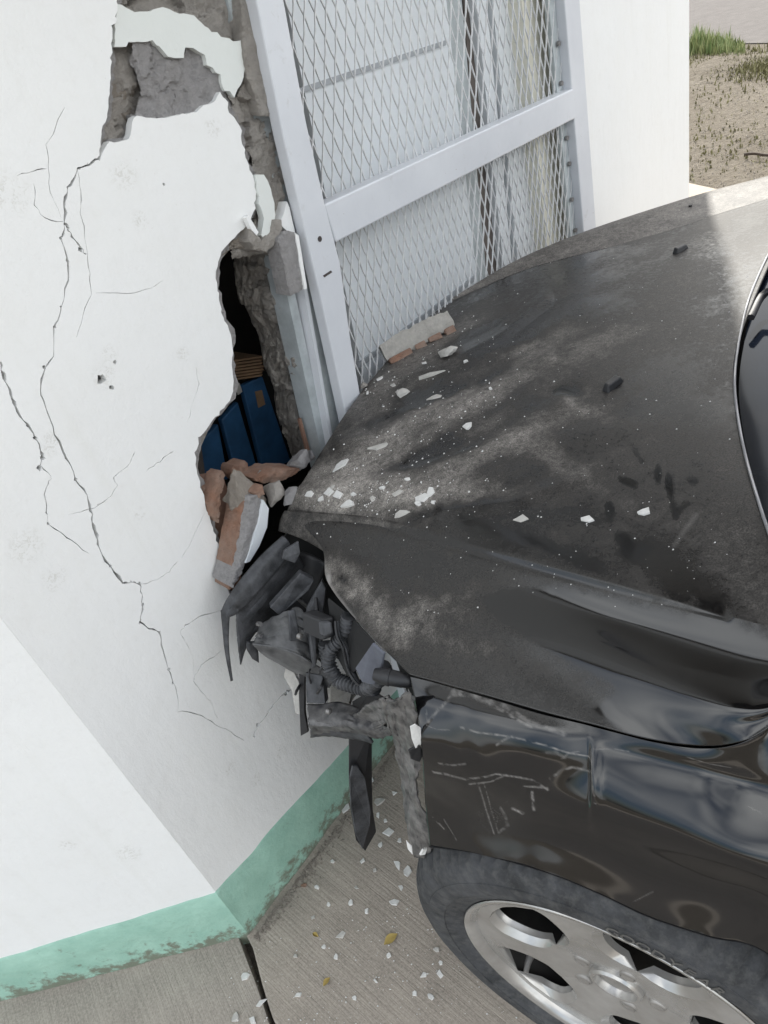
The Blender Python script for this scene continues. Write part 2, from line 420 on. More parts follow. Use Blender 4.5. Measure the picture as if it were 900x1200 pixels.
pave = empty('pavement', (0, 0, 0)); pave['kind'] = 'structure'
def slab(poly, mat, zt=0.):
    T = [np.array([x, y, zt]) for x, y in poly]; B = [np.array([x, y, zt - .1]) for x, y in poly]
    return prism3('slab', T, B, mat, pave, .004)
J0, J1 = PZ(284, 1098), PZ(322, 1204)
jd = (J1 - J0) / np.linalg.norm(J1 - J0); jn = np.array([jd[1], -jd[0], 0]);  jn = jn if jn[0] > 0 else -jn
jl, jr = [], []
for i in range(26):
    t = -.25 + i * .035; p = J0 + jd * t
    wv = .004 * fbm((t * 9, .3, 0), 3); wid = .004 + .0025 * abs(fbm((t * 22, 5, 0), 3)) + .004 * math.exp(-((t - .03) / .06) ** 2)
    jl.append((p + jn * (wv - wid))[:2]); jr.append((p + jn * (wv + wid))[:2])
e = J0 + jd * 4
slab([tuple(p) for p in jl] + [tuple(e[:2]), (-7, -3.2), (-7, 1.2), (J0 - jd * .25)[:2]], M_CONC_L)
slab([tuple(p) for p in jr][::-1] + [(.2, 1.5), (1.1, 2.6), (1.3, 3.6), (1.25, 9.5), (1.85, 9.5), (2.02, 4.6), (2.1, 4.1), (2.2, 3.7), (2.25, 1.0), (2.25, -3.2), tuple(e[:2] + np.array([.03, 0]))], M_CONC_R)

# ================================================================== BUILDING
HT = 3.3
bld = empty('corner_building', A0, 'white plastered corner building with a broken chamfered wall, mesh gate and green base', 'building')
# --- plaster skin of the chamfer wall: outline of the lost plaster, cracks cut right through it
D1 = [(150, -120), (139, -50), (138, 0), (136, 27), (131, 29), (132, 51), (130, 77), (128, 115), (125, 138), (120, 148), (119, 165), (115, 187), (118, 190), (121, 177), (128, 166),
      (140, 166), (151, 163), (153, 150), (157, 138), (172, 136), (189, 139), (209, 135), (230, 131), (240, 123), (248, 120), (259, 108), (267, 120), (270, 130), (275, 138), (283, 153), (282, 160), (284, 169), (290, 189),
      (296, 204), (301, 225), (299, 243), (294, 256), (286, 268), (278, 274), (271, 281), (263, 290), (258, 301), (254, 313), (253, 326), (255, 345), (260, 367), (266, 382), (271, 394), (273, 410), (272, 428), (274, 450), (272, 465),
      (262, 478), (252, 488), (243, 502), (233, 514), (230, 527), (229, 545), (233, 558), (236, 571), (239, 585), (242, 598), (250, 618), (258, 642), (261, 665), (265, 687), (269, 695), (285, 712),
      (318, 722), (352, 700), (372, 640), (392, 560), (420, 540), (470, 500), (340, -120), (240, -160)]
def jag(px, amp, seed, seglen=4.):
    rnd = random.Random(seed); out = []
    for i in range(len(px)):
        a, b = px[i], px[(i + 1) % len(px)]; L = math.hypot(b[0] - a[0], b[1] - a[1]); n = max(1, int(L / seglen)) if L < 120 else 1
        for k in range(n):
            j = amp * rnd.choice((.3, .5, 1., 1.4)); out.append((a[0] + (b[0] - a[0]) * k / n + rnd.uniform(-j, j), a[1] + (b[1] - a[1]) * k / n + rnd.uniform(-j, j)))
    return out
D1j = jag(D1, 1.5, 17, 4.5)
D1s = [WS(x, y, 0) for x, y in D1j]
CR = [  # pixel polylines of the cracks with their width in mm
    ([(117, 186), (104, 192), (92, 198), (84, 211), (78, 225), (76, 243), (76, 260)], 2.6),
    ([(75, 258), (79, 266), (84, 277), (95, 291), (101, 298)], 3.2),
    ([(76, 262), (72, 280), (79, 305), (79, 328), (72, 360), (64, 383), (64, 418), (52, 430), (47, 452), (50, 468), (56, 484), (64, 509), (78, 536), (89, 562), (102, 580)], 1.8),
    ([(102, 580), (107, 598), (109, 612), (113, 628), (116, 642), (129, 664), (144, 684)], 3.4),
    ([(143, 683), (154, 682), (164, 684), (166, 697), (167, 709), (165, 729), (175, 736), (187, 742), (191, 762), (198, 784), (203, 800)], 2.4),
    ([(203, 800), (208, 812), (209, 834), (222, 834), (237, 838), (254, 849), (270, 858), (286, 868)], 1.1),
    ([(0, 424), (4, 438), (9, 453), (14, 467), (20, 482), (32, 498), (42, 513), (47, 525), (49, 536), (47, 547)], 3.0),
    ([(47, 547), (60, 558), (57, 567), (53, 580), (54, 600), (56, 613)], 1.5),
    ([(56, 613), (70, 622), (84, 633), (104, 649)], .9),
    ([(-60, 360), (-30, 395), (-12, 410), (0, 424)], 2.4),
    ([(92, 200), (94, 225), (95, 250), (102, 295), (105, 320), (106, 345), (98, 370), (90, 395)], .9),
    ([(75, 125), (65, 150), (55, 170), (56, 195), (60, 225), (72, 255)], .7),
    ([(20, 205), (38, 201), (55, 198)], .6), ([(40, 215), (41, 240), (52, 256), (74, 260)], .7),
    ([(158, 529), (154, 540), (148, 548), (137, 556), (133, 560), (139, 569), (130, 580), (118, 590), (109, 596), (95, 600), (80, 604)], 1.0),
    ([(205, 529), (192, 537), (180, 546), (171, 552)], 1.0),
    ([(164, 685), (176, 682), (187, 678), (198, 670), (208, 658)], .9),
    ([(211, 741), (217, 733), (227, 727), (240, 720), (258, 715)], 1.1),
    ([(260, 763), (246, 772), (236, 780), (228, 792), (227, 797)], 1.3), ([(227, 797), (236, 810), (246, 822), (256, 842)], .8),
    ([(211, 740), (216, 752), (226, 768), (228, 792)], .6),
    ([(113, 343), (150, 345), (178, 336), (192, 330)], .6), ([(297, 862), (303, 850), (310, 841), (319, 828), (330, 815), (345, 806)], 3.5),
    ([(244, 597), (238, 606), (222, 640), (212, 655)], .7), ([(230, 430), (233, 450), (226, 470), (220, 495)], .6),
]
HOLES = [D1s]
def crack_poly(px, wmm, seed):
    P = []
    for i in range(len(px) - 1):
        for k in range(3):
            t = k / 3.; P.append((px[i][0] * (1 - t) + px[i + 1][0] * t, px[i][1] * (1 - t) + px[i + 1][1] * t))
    P.append(px[-1]); rnd = random.Random(seed)
    Q = [np.array(WS(*p, 0)) for p in P]; L, R = [], []
    for i, q in enumerate(Q):
        t = Q[min(i + 1, len(Q) - 1)] - Q[max(i - 1, 0)]; t /= np.linalg.norm(t) + 1e-9; n = np.array([-t[1], t[0]])
        w_ = wmm * .0005 * rnd.choice((.35, .6, .8, 1., 1.2, 1.7)); q = q + n * rnd.uniform(-.0016, .0016)
        if i in (0, len(Q) - 1): w_ *= .4
        L.append(tuple(q + n * w_)); R.append(tuple(q - n * w_))
    return L + R[::-1]
for i, (p, wd) in enumerate(CR): HOLES.append(crack_poly(p, wd, i))
rc_ = random.Random(77)
for i, (p, wd) in enumerate(CR):                          # chipped lips
    for k in range(len(p)):
        if wd > 1.4 and rc_.random() < .55:
            s_, z_ = WS(p[k][0] + rc_.uniform(-1, 1), p[k][1] + rc_.uniform(-1, 1), 0); r_ = rc_.uniform(.0012, .0012 + wd * .0009); t0 = rc_.uniform(0, 6)
            HOLES.append([(s_ + r_ * rc_.uniform(.5, 1.4) * math.cos(t0 + q * 1.26), z_ + r_ * rc_.uniform(.6, 1.8) * math.sin(t0 + q * 1.26)) for q in range(5)])
def blob(px, py, r, seed, n=9, sy=1.):
    rnd = random.Random(seed); s, z = WS(px, py, 0)
    return [(s + r * rnd.uniform(.6, 1.2) * math.cos(a), z + sy * r * rnd.uniform(.6, 1.2) * math.sin(a)) for a in [2 * math.pi * k / n for k in range(n)]]
HOLES += [blob(119, 444, .0075, 3), blob(131, 454, .004, 4), blob(135, 424, .0035, 8), blob(336, 812, .006, 5), blob(192, 216, .0022, 6)]
def cut_sheet(name, outer, holes, o0, o1, mat, parent):
    V, E = [], []
    for loop in [outer] + holes:
        b = len(V); V += [Vector(p) for p in loop]; E += [(b + i, b + (i + 1) % len(loop)) for i in range(len(loop))]
    vs, es, fs, *_ = geometry.delaunay_2d_cdt(V, E, [], 0, 1e-6)
    bbs = [(min(p[0] for p in h), max(p[0] for p in h), min(p[1] for p in h), max(p[1] for p in h)) for h in holes]
    keep = []
    for f in fs:
        c = (sum(vs[i][0] for i in f) / 3, sum(vs[i][1] for i in f) / 3)
        if not inside(c, outer): continue
        if any(b[0] <= c[0] <= b[1] and b[2] <= c[1] <= b[3] and inside(c, h) for h, b in zip(holes, bbs)): continue
        keep.append(tuple(f))
    n = len(vs); cnt = {}
    for f in keep:
        for i in range(3): cnt[(f[i], f[(i + 1) % 3])] = 1
    F = [tuple(f) for f in keep] + [tuple(n + i for i in f[::-1]) for f in keep]
    for (a, b) in cnt:
        if (b, a) not in cnt: F.append((b, a, n + a, n + b))
    o = mesh(name, [WP(v[0], v[1], o0) for v in vs] + [WP(v[0], v[1], o1) for v in vs], F, mat, parent)
    return fix_normals(o)
cut_sheet('plaster_skin', [(0, -.05), (.615, -.05), (.64, .5), (.69, .84), (.80, 1.60), (.80, 2.14), (.80, HT), (0, HT)], HOLES, 0, -.013, M_WALL, bld)
# undercoat: grey layer that stands out a little past the torn paint skin
def inset(px, lo, hi, seed):
    rnd = random.Random(seed); out = []; n = len(px); ar = sum(px[i][0] * px[(i + 1) % n][1] - px[(i + 1) % n][0] * px[i][1] for i in range(n)); sg = 1 if ar > 0 else -1
    for i in range(n):
        a, b = px[i - 1], px[(i + 1) % n]; t = np.array([b[0] - a[0], b[1] - a[1]], float); t /= np.linalg.norm(t) + 1e-9
        k = (rnd.uniform(lo, hi) + 2.5 * abs(fbm((px[i][0] * .03, px[i][1] * .03, 1), 3))) * sg; out.append((px[i][0] - t[1] * k, px[i][1] + t[0] * k))
    return out
D2s = [WS(x, y, -.013) for x, y in inset(jag(D1, 1.2, 23, 6.), .8, 5., 5)]
cut_sheet('undercoat', [(.001, -.04), (.614, -.04), (.639, .5), (.689, .84), (.79, 1.60), (.79, HT - .02), (.001, HT - .02)], [D2s] + [h for h in HOLES[1:] if abs(h[0][0] - h[-1][0]) + abs(h[0][1] - h[-1][1]) > .0019], -.0135, -.024, M_MORT2, bld)
# masonry core with the breach right through it
HB = [(262, 296), (282, 288), (303, 290), (324, 290), (350, 300), (375, 400), (395, 490), (425, 540), (385, 640), (340, 705), (300, 700), (276, 690), (266, 650), (250, 602), (240, 560), (243, 530), (256, 500), (280, 470), (282, 430), (278, 395), (266, 366), (261, 330)]
HBs = [WS(x, y, -.03) for x, y in HB]
cut_sheet('masonry_core', [(0.012, -.05), (.60, -.05), (.64, .5), (.69, .84), (.78, 1.60), (.78, HT - .01), (0.012, HT - .01)], [HBs], -.05, -.15, M_MORT, bld)
# bare mortar where the plaster has come away
def rough_patch(name, px, off, depth, amp, mat, step=.0030, sc=28., seed=0.):
    poly = [WS(x, y, off) for x, y in px]
    s0, s1 = min(p[0] for p in poly), max(p[0] for p in poly); z0, z1 = min(p[1] for p in poly), max(p[1] for p in poly)
    ns, nz = int((s1 - s0) / step) + 2, int((z1 - z0) / step) + 2
    V, idx, F = [], {}, []
    for j in range(nz):
        for i in range(ns):
            s, z = s0 + i * step, z0 + j * step
            if not inside((s, z), poly): continue
            n1 = fbm((s * sc, z * sc, seed), 5); n2 = noise.cell(Vector((s * sc * .9 + n1 * .7, z * sc * .9 + n1 * .5, seed)))
            idx[i, j] = len(V); n3 = fbm((s * sc * 6, z * sc * 6, seed + 3), 3); V.append(WP(s, z, off + depth(s, z) + amp * (n1 * .75 + (n2 - .5) * .8 + n3 * .22)))
    for (i, j) in idx:
        q = [(i, j), (i + 1, j), (i + 1, j + 1), (i, j + 1)]
        if all(k in idx for k in q): F.append(tuple(idx[k] for k in q))
    return mesh(name, V, F, mat, bld, 50)
rough_patch('bare_mortar', [(110, -170), (110, 200), (270, 200), (272, 305), (300, 300), (330, 300), (345, 285), (340, 200), (320, 60), (300, -60), (300, -170)], -.022, lambda s, z: 0., .010, M_MORT)
rough_patch('render_patch', [(153, 47), (166, 46), (180, 44), (190, 52), (200, 64), (214, 66), (218, 52), (230, 53), (241, 62), (244, 75), (259, 86), (266, 112), (262, 126), (235, 142), (200, 146), (170, 146), (157, 138), (164, 112), (160, 90), (152, 70)], -.009, lambda s, z: 0., .0035, M_MORT2, .0026, 34., 4.)
rough_patch('rubble_patch', [(128, 54), (150, 54), (155, 75), (163, 95), (160, 112), (152, 140), (148, 168), (122, 172), (114, 190), (116, 150), (126, 120), (126, 80)], -.030, lambda s, z: 0., .013, M_RUB, .0028, 40., 9.)
rough_patch('rubble_patch', [(265, 112), (276, 112), (287, 92), (298, 118), (306, 140), (318, 140), (334, 235), (330, 262), (318, 290), (300, 292), (296, 262), (303, 245), (303, 225), (298, 203), (286, 168), (276, 138)], -.012, lambda s, z: 0., .009, M_MORT, .0028, 36., 14.)
pprism('old_paint_flake', jag([(137, 5), (158, 13), (176, 13), (190, 7), (204, 14), (227, 18), (240, 31), (258, 42), (278, 49), (287, 46), (290, 59), (287, 80), (284, 95), (275, 113), (269, 108), (263, 107), (260, 97), (258, 88), (250, 80), (243, 77), (239, 64), (227, 56), (217, 56), (215, 68), (205, 68), (197, 66), (188, 56), (179, 47), (166, 49), (151, 49), (148, 55), (134, 55)], 1.1, 3, 5.), -.0035, -.013, M_OLD, bld)
pprism('old_paint_flake', jag([(300, 205), (309, 206), (314, 213), (318, 222), (321, 238), (323, 252), (319, 268), (310, 280), (306, 276), (309, 256), (303, 232)], 1.1, 3, 5.), .004, -.008, M_OLD, bld)
pprism('plaster_flake', [(288, 255), (291, 252), (297, 262), (303, 272), (301, 276), (294, 268)], .012, .004, M_WALL, bld)
pprism('plaster_flake', [(336, 236), (339, 242), (347, 278), (337, 271), (327, 262), (333, 250)], .006, -.02, M_WALL, bld)
def rough_prism(name, px, o0, o1, mat, parent, amp=.003, seed=0, step=.0045):
    """broken slab: jittered outline, front face triangulated and uneven"""
    P = []
    for i in range(len(px)):
        a, b = px[i], px[(i + 1) % len(px)]
        n = max(2, int(math.hypot(b[0] - a[0], b[1] - a[1]) / 4))
        for k in range(n): P.append(np.array(WS(a[0] + (b[0] - a[0]) * k / n, a[1] + (b[1] - a[1]) * k / n, o0)))
    rnd = random.Random(seed); P = [p + np.array([rnd.uniform(-1, 1), rnd.uniform(-1, 1)]) * amp * .5 for p in P]
    outl = [tuple(p) for p in P]; n = len(P); c = sum(P) / n
    V2 = [Vector(p) for p in outl]; E2 = [(i, (i + 1) % n) for i in range(n)]
    s0, s1 = min(p[0] for p in P), max(p[0] for p in P); z0, z1 = min(p[1] for p in P), max(p[1] for p in P)
    s_ = s0
    while s_ < s1:
        z_ = z0
        while z_ < z1:
            q = (s_ + rnd.uniform(-.3, .3) * step, z_ + rnd.uniform(-.3, .3) * step)
            if inside(q, outl): V2.append(Vector(q))
            z_ += step
        s_ += step
    vs, es, fs, ov, *_ = geometry.delaunay_2d_cdt(V2, E2, [], 0, 1e-7)
    rim = [not any(i < n for i in o) for o in ov]
    V = []
    for v, inner_ in zip(vs, rim):
        k = fbm((v[0] * 45, v[1] * 45, seed * 1.7), 5)
        V.append(WP(v[0], v[1], o0 + amp * 1.6 * k - (0 if inner_ else amp * 1.2)))
    F = [tuple(f) for f in fs if inside((sum(vs[i][0] for i in f) / 3, sum(vs[i][1] for i in f) / 3), outl)]
    cnt = {(f[i], f[(i + 1) % 3]) for f in F for i in range(3)}; nb = len(V)
    V += [WP(*(c + (np.array(v) - c) * .96), o1) for v in vs]
    for (a, b) in list(cnt):
        if (b, a) not in cnt: F.append((b, a, nb + a, nb + b))
    F += [tuple(nb + i for i in f[::-1]) for f in F if len(f) == 3 and max(f) < nb]
    return fix_normals(mesh(name, V, F, mat, parent))
rough_prism('render_strip', [(281, -40), (296, -40), (301, 0), (311, 60), (316, 137), (307, 136), (300, 112), (292, 92), (287, 62), (284, 20)], .003, -.025, M_MORT, bld, .002, 1)
# plaster lip curling over the breach, and the block that clings to the frame
rough_prism('mortar_lump', [(293, 262), (300, 272), (308, 282), (318, 272), (322, 258), (330, 256), (332, 268), (325, 286), (314, 296), (300, 294), (291, 284)], .010, -.03, M_MORT, bld, .003, 2)
rough_prism('mortar_lump', [(260, 300), (268, 286), (280, 276), (291, 266), (300, 280), (306, 292), (290, 291), (276, 292)], -.012, -.06, M_RUB, bld, .004, 3)
rough_prism('plaster_block', [(327, 278), (334, 270), (346, 272), (350, 290), (354, 318), (357, 338), (341, 347), (337, 330), (331, 300)], .018, -.015, M_MORT2, bld, .0015, 4)
pprism('plaster_flake', [(346, 273), (350, 276), (354, 300), (360, 338), (357, 339), (353, 318)], .020, -.01, M_WALL, bld)
# broken edge of the wall inside the breach
def jamb():
    fr = [PO(x, y, o) for x, y, o in [(318, 284, -.03), (327, 310, -.03), (336, 345, -.03), (346, 380, -.03), (355, 415, -.03), (363, 450, -.03), (372, 490, -.03), (384, 532, -.03)]]
    md = [PO(x, y, o) for x, y, o in [(296, 286, -.06), (303, 318, -.07), (314, 352, -.06), (326, 390, -.075), (334, 425, -.06), (345, 462, -.07), (356, 505, -.07), (368, 540, -.07)]]
    bk = [PO(x, y, o) for x, y, o in [(274, 290, -.13), (276, 322, -.14), (282, 352, -.14), (301, 388, -.15), (308, 424, -.15), (320, 462, -.15), (326, 495, -.15), (346, 540, -.15)]]
    b2 = [PO(x, y, -.22) for x, y in [(280, 292), (284, 322), (292, 352), (310, 390), (317, 424), (328, 462), (338, 495), (356, 540)]]
    G = loft([fr, md, bk, b2], 190, 110)
    for j in range(110):
        for i in range(190):
            p = G[j, i]; q = Vector(p * 16); n1 = fbm(q, 5); n2 = noise.cell(Vector(p * 26) + Vector((n1, n1 * .6, 0)))
            vv = noise.voronoi(Vector(p * 20) + Vector((n1 * .5, 0, n1 * .5)))[0]
            k = .013 * n1 + .012 * (n2 - .5) - .05 * max(0, .16 - (vv[1] - vv[0])) + .004 * fbm(q * 6, 3)
            G[j, i] = p + (-dA * .8 + nA * .6) * k
    grid_mesh('broken_wall_edge', G, M_MORT, bld, 45)
jamb()
for i, (px, o) in enumerate([([(351, 492), (353, 490), (364, 530), (361, 532)], -.045)]):
    pprism('brick_rib', px, o, o - .006, M_TERRAD, bld)
# brick shell seen at the lower side of the breach
pprism('brick', [(228, 566), (262, 560), (276, 600), (280, 640), (284, 700), (262, 690), (250, 630), (238, 598)], -.032, -.075, M_TERRAD, bld)
# rest of the shell
def bpoly(name, pts, z0, z1, mat, th, inward):
    T = [np.array([*p, z1]) for p in pts]; B = [np.array([*p, z0]) for p in pts]
    return
pA2 = A0 + dA * 2.412
aD = rad(2.2); dD = np.array([math.sin(aD), math.cos(aD), 0]); nD = np.array([math.cos(aD), -math.sin(aD), 0])
B1 = A0 + dB * 6; C1 = pA2 + dD * 6
def wallbox(name, P, Q, inn, th, z0, z1, mat):
    a, b = P, Q; c, d = Q + inn * th, P + inn * th
    up = lambda p, z: p + np.array([0, 0, z])
    return prism3(name, [up(p, z1) for p in (a, b, c, d)], [up(p, z0) for p in (a, b, c, d)], mat, bld)
wallbox('side_wall', A0 + dB * .0005, B1, -nB, .15, -.05, HT, M_WALLB)
wallbox('side_wall', pA2, C1, -nD, .15, -.05, HT, M_WALL)
back = C1 - nD * 6
wallbox('rear_wall', C1, B1 + (C1 - pA2) * .9, np.array([0, -1., 0]), .15, -.05, HT, M_WALL)
wallbox('rear_wall', B1, B1 + (C1 - pA2) * .9, np.array([1., 0, 0]), .15, -.05, HT, M_WALL)
boxw('pillar', 1.724, 2.4118, -.05, HT, -.18, 0.004, M_WALL, bld)
boxw('lintel_wall', .80, 1.724, 2.14, HT, -.16, -.001, M_WALL, bld)
rp = [A0 + dB * 6.1 + nB * .12, A0 + nB * .1 + nA * .02, pA2 + nD * .02, C1 + nD * .1, B1 + (C1 - pA2) * .95]
prism3('roof_slab', [p + np.array([0, 0, HT + .14]) for p in rp], [p + np.array([0, 0, HT]) for p in rp], M_ROOF, bld)
cpy = [WP(-.15, 0, -.02), WP(2.05, 0, -.02), WP(2.05, 0, 1.0), WP(-.15, 0, 1.0)]
prism3('canopy', [p + np.array([0, 0, 2.64]) for p in cpy], [p + np.array([0, 0, 2.52]) for p in cpy], M_CANOPY, bld)
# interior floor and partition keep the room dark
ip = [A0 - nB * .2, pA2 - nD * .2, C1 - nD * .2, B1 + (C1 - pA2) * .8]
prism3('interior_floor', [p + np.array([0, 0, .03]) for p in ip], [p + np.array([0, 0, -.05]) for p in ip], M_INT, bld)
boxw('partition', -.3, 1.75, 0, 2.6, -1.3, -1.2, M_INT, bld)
# green base band, with an uneven top
def base_band():
    up = [(0, .177), (.08, .168), (.16, .163), (.25, .153), (.33, .142), (.40, .134), (.62, .118)]
    V, F = [], []; N = 60
    for i in range(N + 1):
        s = .62 * i / N; zt = np.interp(s, [u[0] for u in up], [u[1] for u in up]) + .003 * fbm((s * 14, 0, 0), 4)
        o = .004 + .003 * fbm((s * 9, 2, 0), 3)
        for z, of in ((-.03, o + .004), (.03, o + .002), (zt * .55, o), (zt - .007, o - .001), (zt, o - .006), (zt + .001, -.004)):
            V.append(WP(s, z, of))
    N2 = 120
    A = []
    for i in range(N2 + 1):
        t = 6. * (i / N2) ** 1.6
        zt = .175 - .06 * min(t, .5) + .003 * fbm((t * 14, 7, 0), 4); o = .004 + .003 * fbm((t * 9, 4, 0), 3)
        A.append([A0 + dB * t + nB * of + np.array([0, 0, z]) for z, of in ((-.03, o + .004), (.03, o + .002), (zt * .55, o), (zt - .007, o - .001), (zt, o - .006), (zt + .001, -.004))])
    # join the two runs at the corner by averaging the first columns
    for k in range(6):
        m = A0 + (nA + nB) / (1 + nA.dot(nB)) * (.006 if k < 4 else (.001 if k == 4 else -.004)) + np.array([0, 0, A[0][k][2]])
        A[0][k] = m; V[k] = m
    for i in range(N):
        for k in range(5): F.append((i * 6 + k, (i + 1) * 6 + k, (i + 1) * 6 + k + 1, i * 6 + k + 1))
    b = len(V)
    for c in A: V.extend(c)
    for i in range(N2):
        for k in range(5): F.append((b + (i + 1) * 6 + k, b + i * 6 + k, b + i * 6 + k + 1, b + (i + 1) * 6 + k + 1))
    return mesh('base_band', V, F, M_GREEN, bld, 60)
base_band()

# ================================================================== MESH GATE (racked by the crash)
gate = empty('mesh_gate', WP(1.2, 0, 0), 'pale grey steel gate with diamond wire mesh, racked over to the broken wall', 'gate')
OF = .024
_o = [WS(x, y, OF) for x, y in ((400, 460), (377, 351), (360, 276), (344.5, 220), (301, 0))]
_i = [WS(x, y, OF) for x, y in ((419, 442), (405, 362), (397, 290), (373, 216), (354, 115), (333, 0))]
def _ext(P): return [(P[0][0] - (P[1][0] - P[0][0]) / (P[1][1] - P[0][1]) * P[0][1], 0.)] + P + [(P[-1][0] + .115 * (2.2 - P[-1][1]), 2.2)]
_o, _i = _ext(_o), _ext(_i)
def sL(z): return float(np.interp(z, [p[1] for p in _o], [p[0] for p in _o]))        # left stile, outer edge
def sLi(z): return float(np.interp(z, [p[1] for p in _i], [p[0] for p in _i]))
S_RI, S_RO = 1.640, 1.712
Zr = [.03, .5, .82, .95, 1.08, 1.169, 1.3, 1.45, 2.12]
wprism('stile', [(sL(z), z) for z in Zr] + [(sLi(z), z) for z in Zr[::-1]], OF, OF - .024, M_STEEL, gate, .003)
wprism('stile', [(S_RI, .03), (S_RO, .03), (S_RO, 2.12), (S_RI, 2.12)], .018, -.012, M_STEEL, gate, .003)
def lerp(a, b, t): return a + (b - a) * t
RT = (np.array(WS(374, 244, OF)), np.array(WS(668, 107, OF))); RB = (np.array(WS(394, 285, OF)), np.array(WS(668, 144, OF)))
RT[1][0] = RB[1][0] = S_RI; RT[0][0] = sLi(RT[0][1]); RB[0][0] = sLi(RB[0][1])
wprism('rail', [tuple(RB[0]), tuple(RB[1]), tuple(RT[1]), tuple(RT[0])], OF - .002, OF - .034, M_STEEL, gate, .003)
wprism('rail', [(sLi(2.05), 2.05), (S_RI, 2.0), (S_RI, 2.07), (sLi(2.11), 2.115)], OF - .002, OF - .034, M_STEEL, gate, .003)
wprism('rail', [(sLi(.08), .06), (S_RI, .06), (S_RI, .12), (sLi(.12), .13)], OF - .002, OF - .034, M_STEEL, gate, .003)
# flange with screws on the right stile
boxw('flange', S_RI - .03, S_RI - .001, .13, 2.0, -.016, -.004, M_STEELD, gate)
for z in (.60, .69, .775, .855, .94, 1.0, 1.12, 1.2, 1.3, 1.42):
    c = WP(S_RI - .012 + random.uniform(-.004, .004), z, -.002)
    tube('screw', [c, c + nA * .006], .0055, M_BOLT, gate, 8)
for (x, y, L) in ((374.5, 280, 0), (383, 320, 1)):
    if L: pprism('keyhole', [(379, 323), (388, 317), (389.5, 319), (380.5, 325)], OF + .0012, OF - .004, M_RUST, gate)
    else:
        c = PO(x, y, OF); tube('keyhole', [c - nA * .003, c + nA * .0012], .0045, M_RUST, gate, 10)
# diamond mesh
def wires(q, name):
    """q: corners bl, br, tr, tl in (s,z); flat strands crossing in diamonds"""
    bl, br, tr, tl = [np.array(p) for p in q]
    wd = np.linalg.norm(br - bl); ht = np.linalg.norm(tl - bl)
    V, F = [], []
    def bil(a, b): return (bl * (1 - a) + br * a) * (1 - b) + (tl * (1 - a) + tr * a) * b
    dx, dz = .0265 / wd, .068 / ht
    rnd = random.Random(5)
    for fam in (1, -1):
        k0, k1 = (int(-1 / dz) - 2, int(1 / dx) + 2) if fam == 1 else (-1, int(1 / dx + 1 / dz) + 2)
        for k in range(k0, k1):
            pts = []
            nseg = int(2 / dz) + 2
            for m in range(nseg * 4 + 1):
                b = m / (nseg * 4) ; a = k * dx + fam * (b / dz) * dx
                # strands bow a little between the knots
                ph = (b / dz) % 1.; a += fam * dx * .03 * math.sin(2 * math.pi * ph * 2)
                if -0.001 <= a <= 1.001: pts.append((a, b))
            if len(pts) < 2: continue
            hw = .0009
            base = len(V); of = -.006 + fam * .0022
            for a, b in pts:
                s, z = bil(min(max(a, 0), 1), b)
                V += [WP(s - hw, z, of + .0014), WP(s + hw, z, of + .0014), WP(s + hw * .8, z, of - .0014), WP(s - hw * .8, z, of - .0014)]
            for i in range(len(pts) - 1):
                for c in range(4): F.append((base + i * 4 + c, base + i * 4 + (c + 1) % 4, base + i * 4 + 4 + (c + 1) % 4, base + i * 4 + 4 + c))
    o = mesh(name, V, F, M_WIRE, gate); fix_normals(o); o['kind'] = 'stuff'
wires([tuple(RT[0] + (-.01, -.01)), tuple(RT[1] + (.005, -.01)), (S_RI, 2.02), (sLi(2.07) - .01, 2.07)], 'wire_mesh')
wires([(sLi(.12) - .01, .12), (S_RI, .12), tuple(RB[1] + (.005, .01)), tuple(RB[0] + (-.01, .01))], 'wire_mesh')

# fixed frame left of the gate: light strip, dark rusted slot, white channel
frame = empty('door_frame', WP(.68, 0, -.03), 'white steel door frame with a dark rusted slot beside the breach', 'door frame')
def vstrip(name, pa, pb, o0, o1, mat):
    """strip whose two long edges run through pixel pairs (top, bottom), carried on up and down"""
    E_ = []
    for (t, b) in (pa, pb):
        st, sb = np.array(WS(*t, o0)), np.array(WS(*b, o0)); d = (st - sb) / (st[1] - sb[1])
        E_.append((sb + d * (.1 - sb[1]), sb + d * (1.19 - sb[1])))
    wprism(name, [tuple(E_[0][0]), tuple(E_[1][0]), tuple(E_[1][1]), tuple(E_[0][1])], o0, o1, mat, frame)
vstrip('frame_strip', ((325, 293), (372, 510)), ((346, 345), (377, 490)), -.022, -.06, M_STEELD)
vstrip('rusted_slot', ((345, 340), (369, 462)), ((362, 344), (381, 480)), -.034, -.07, M_RUST)
vstrip('frame_channel', ((358, 344), (380, 470)), ((380, 344), (402, 470)), -.016, -.06, M_STEELD)
vstrip('frame_lip', ((357, 344), (377.5, 460)), ((361, 344), (381, 460)), -.006, -.03, M_STEEL)
wprism('frame_strip', [(sL(1.18) - .012, 1.18), (sL(1.18) + .02, 1.18), (sL(2.13) + .02, 2.13), (sL(2.13) - .012, 2.13)], -.018, -.06, M_STEELD, frame)
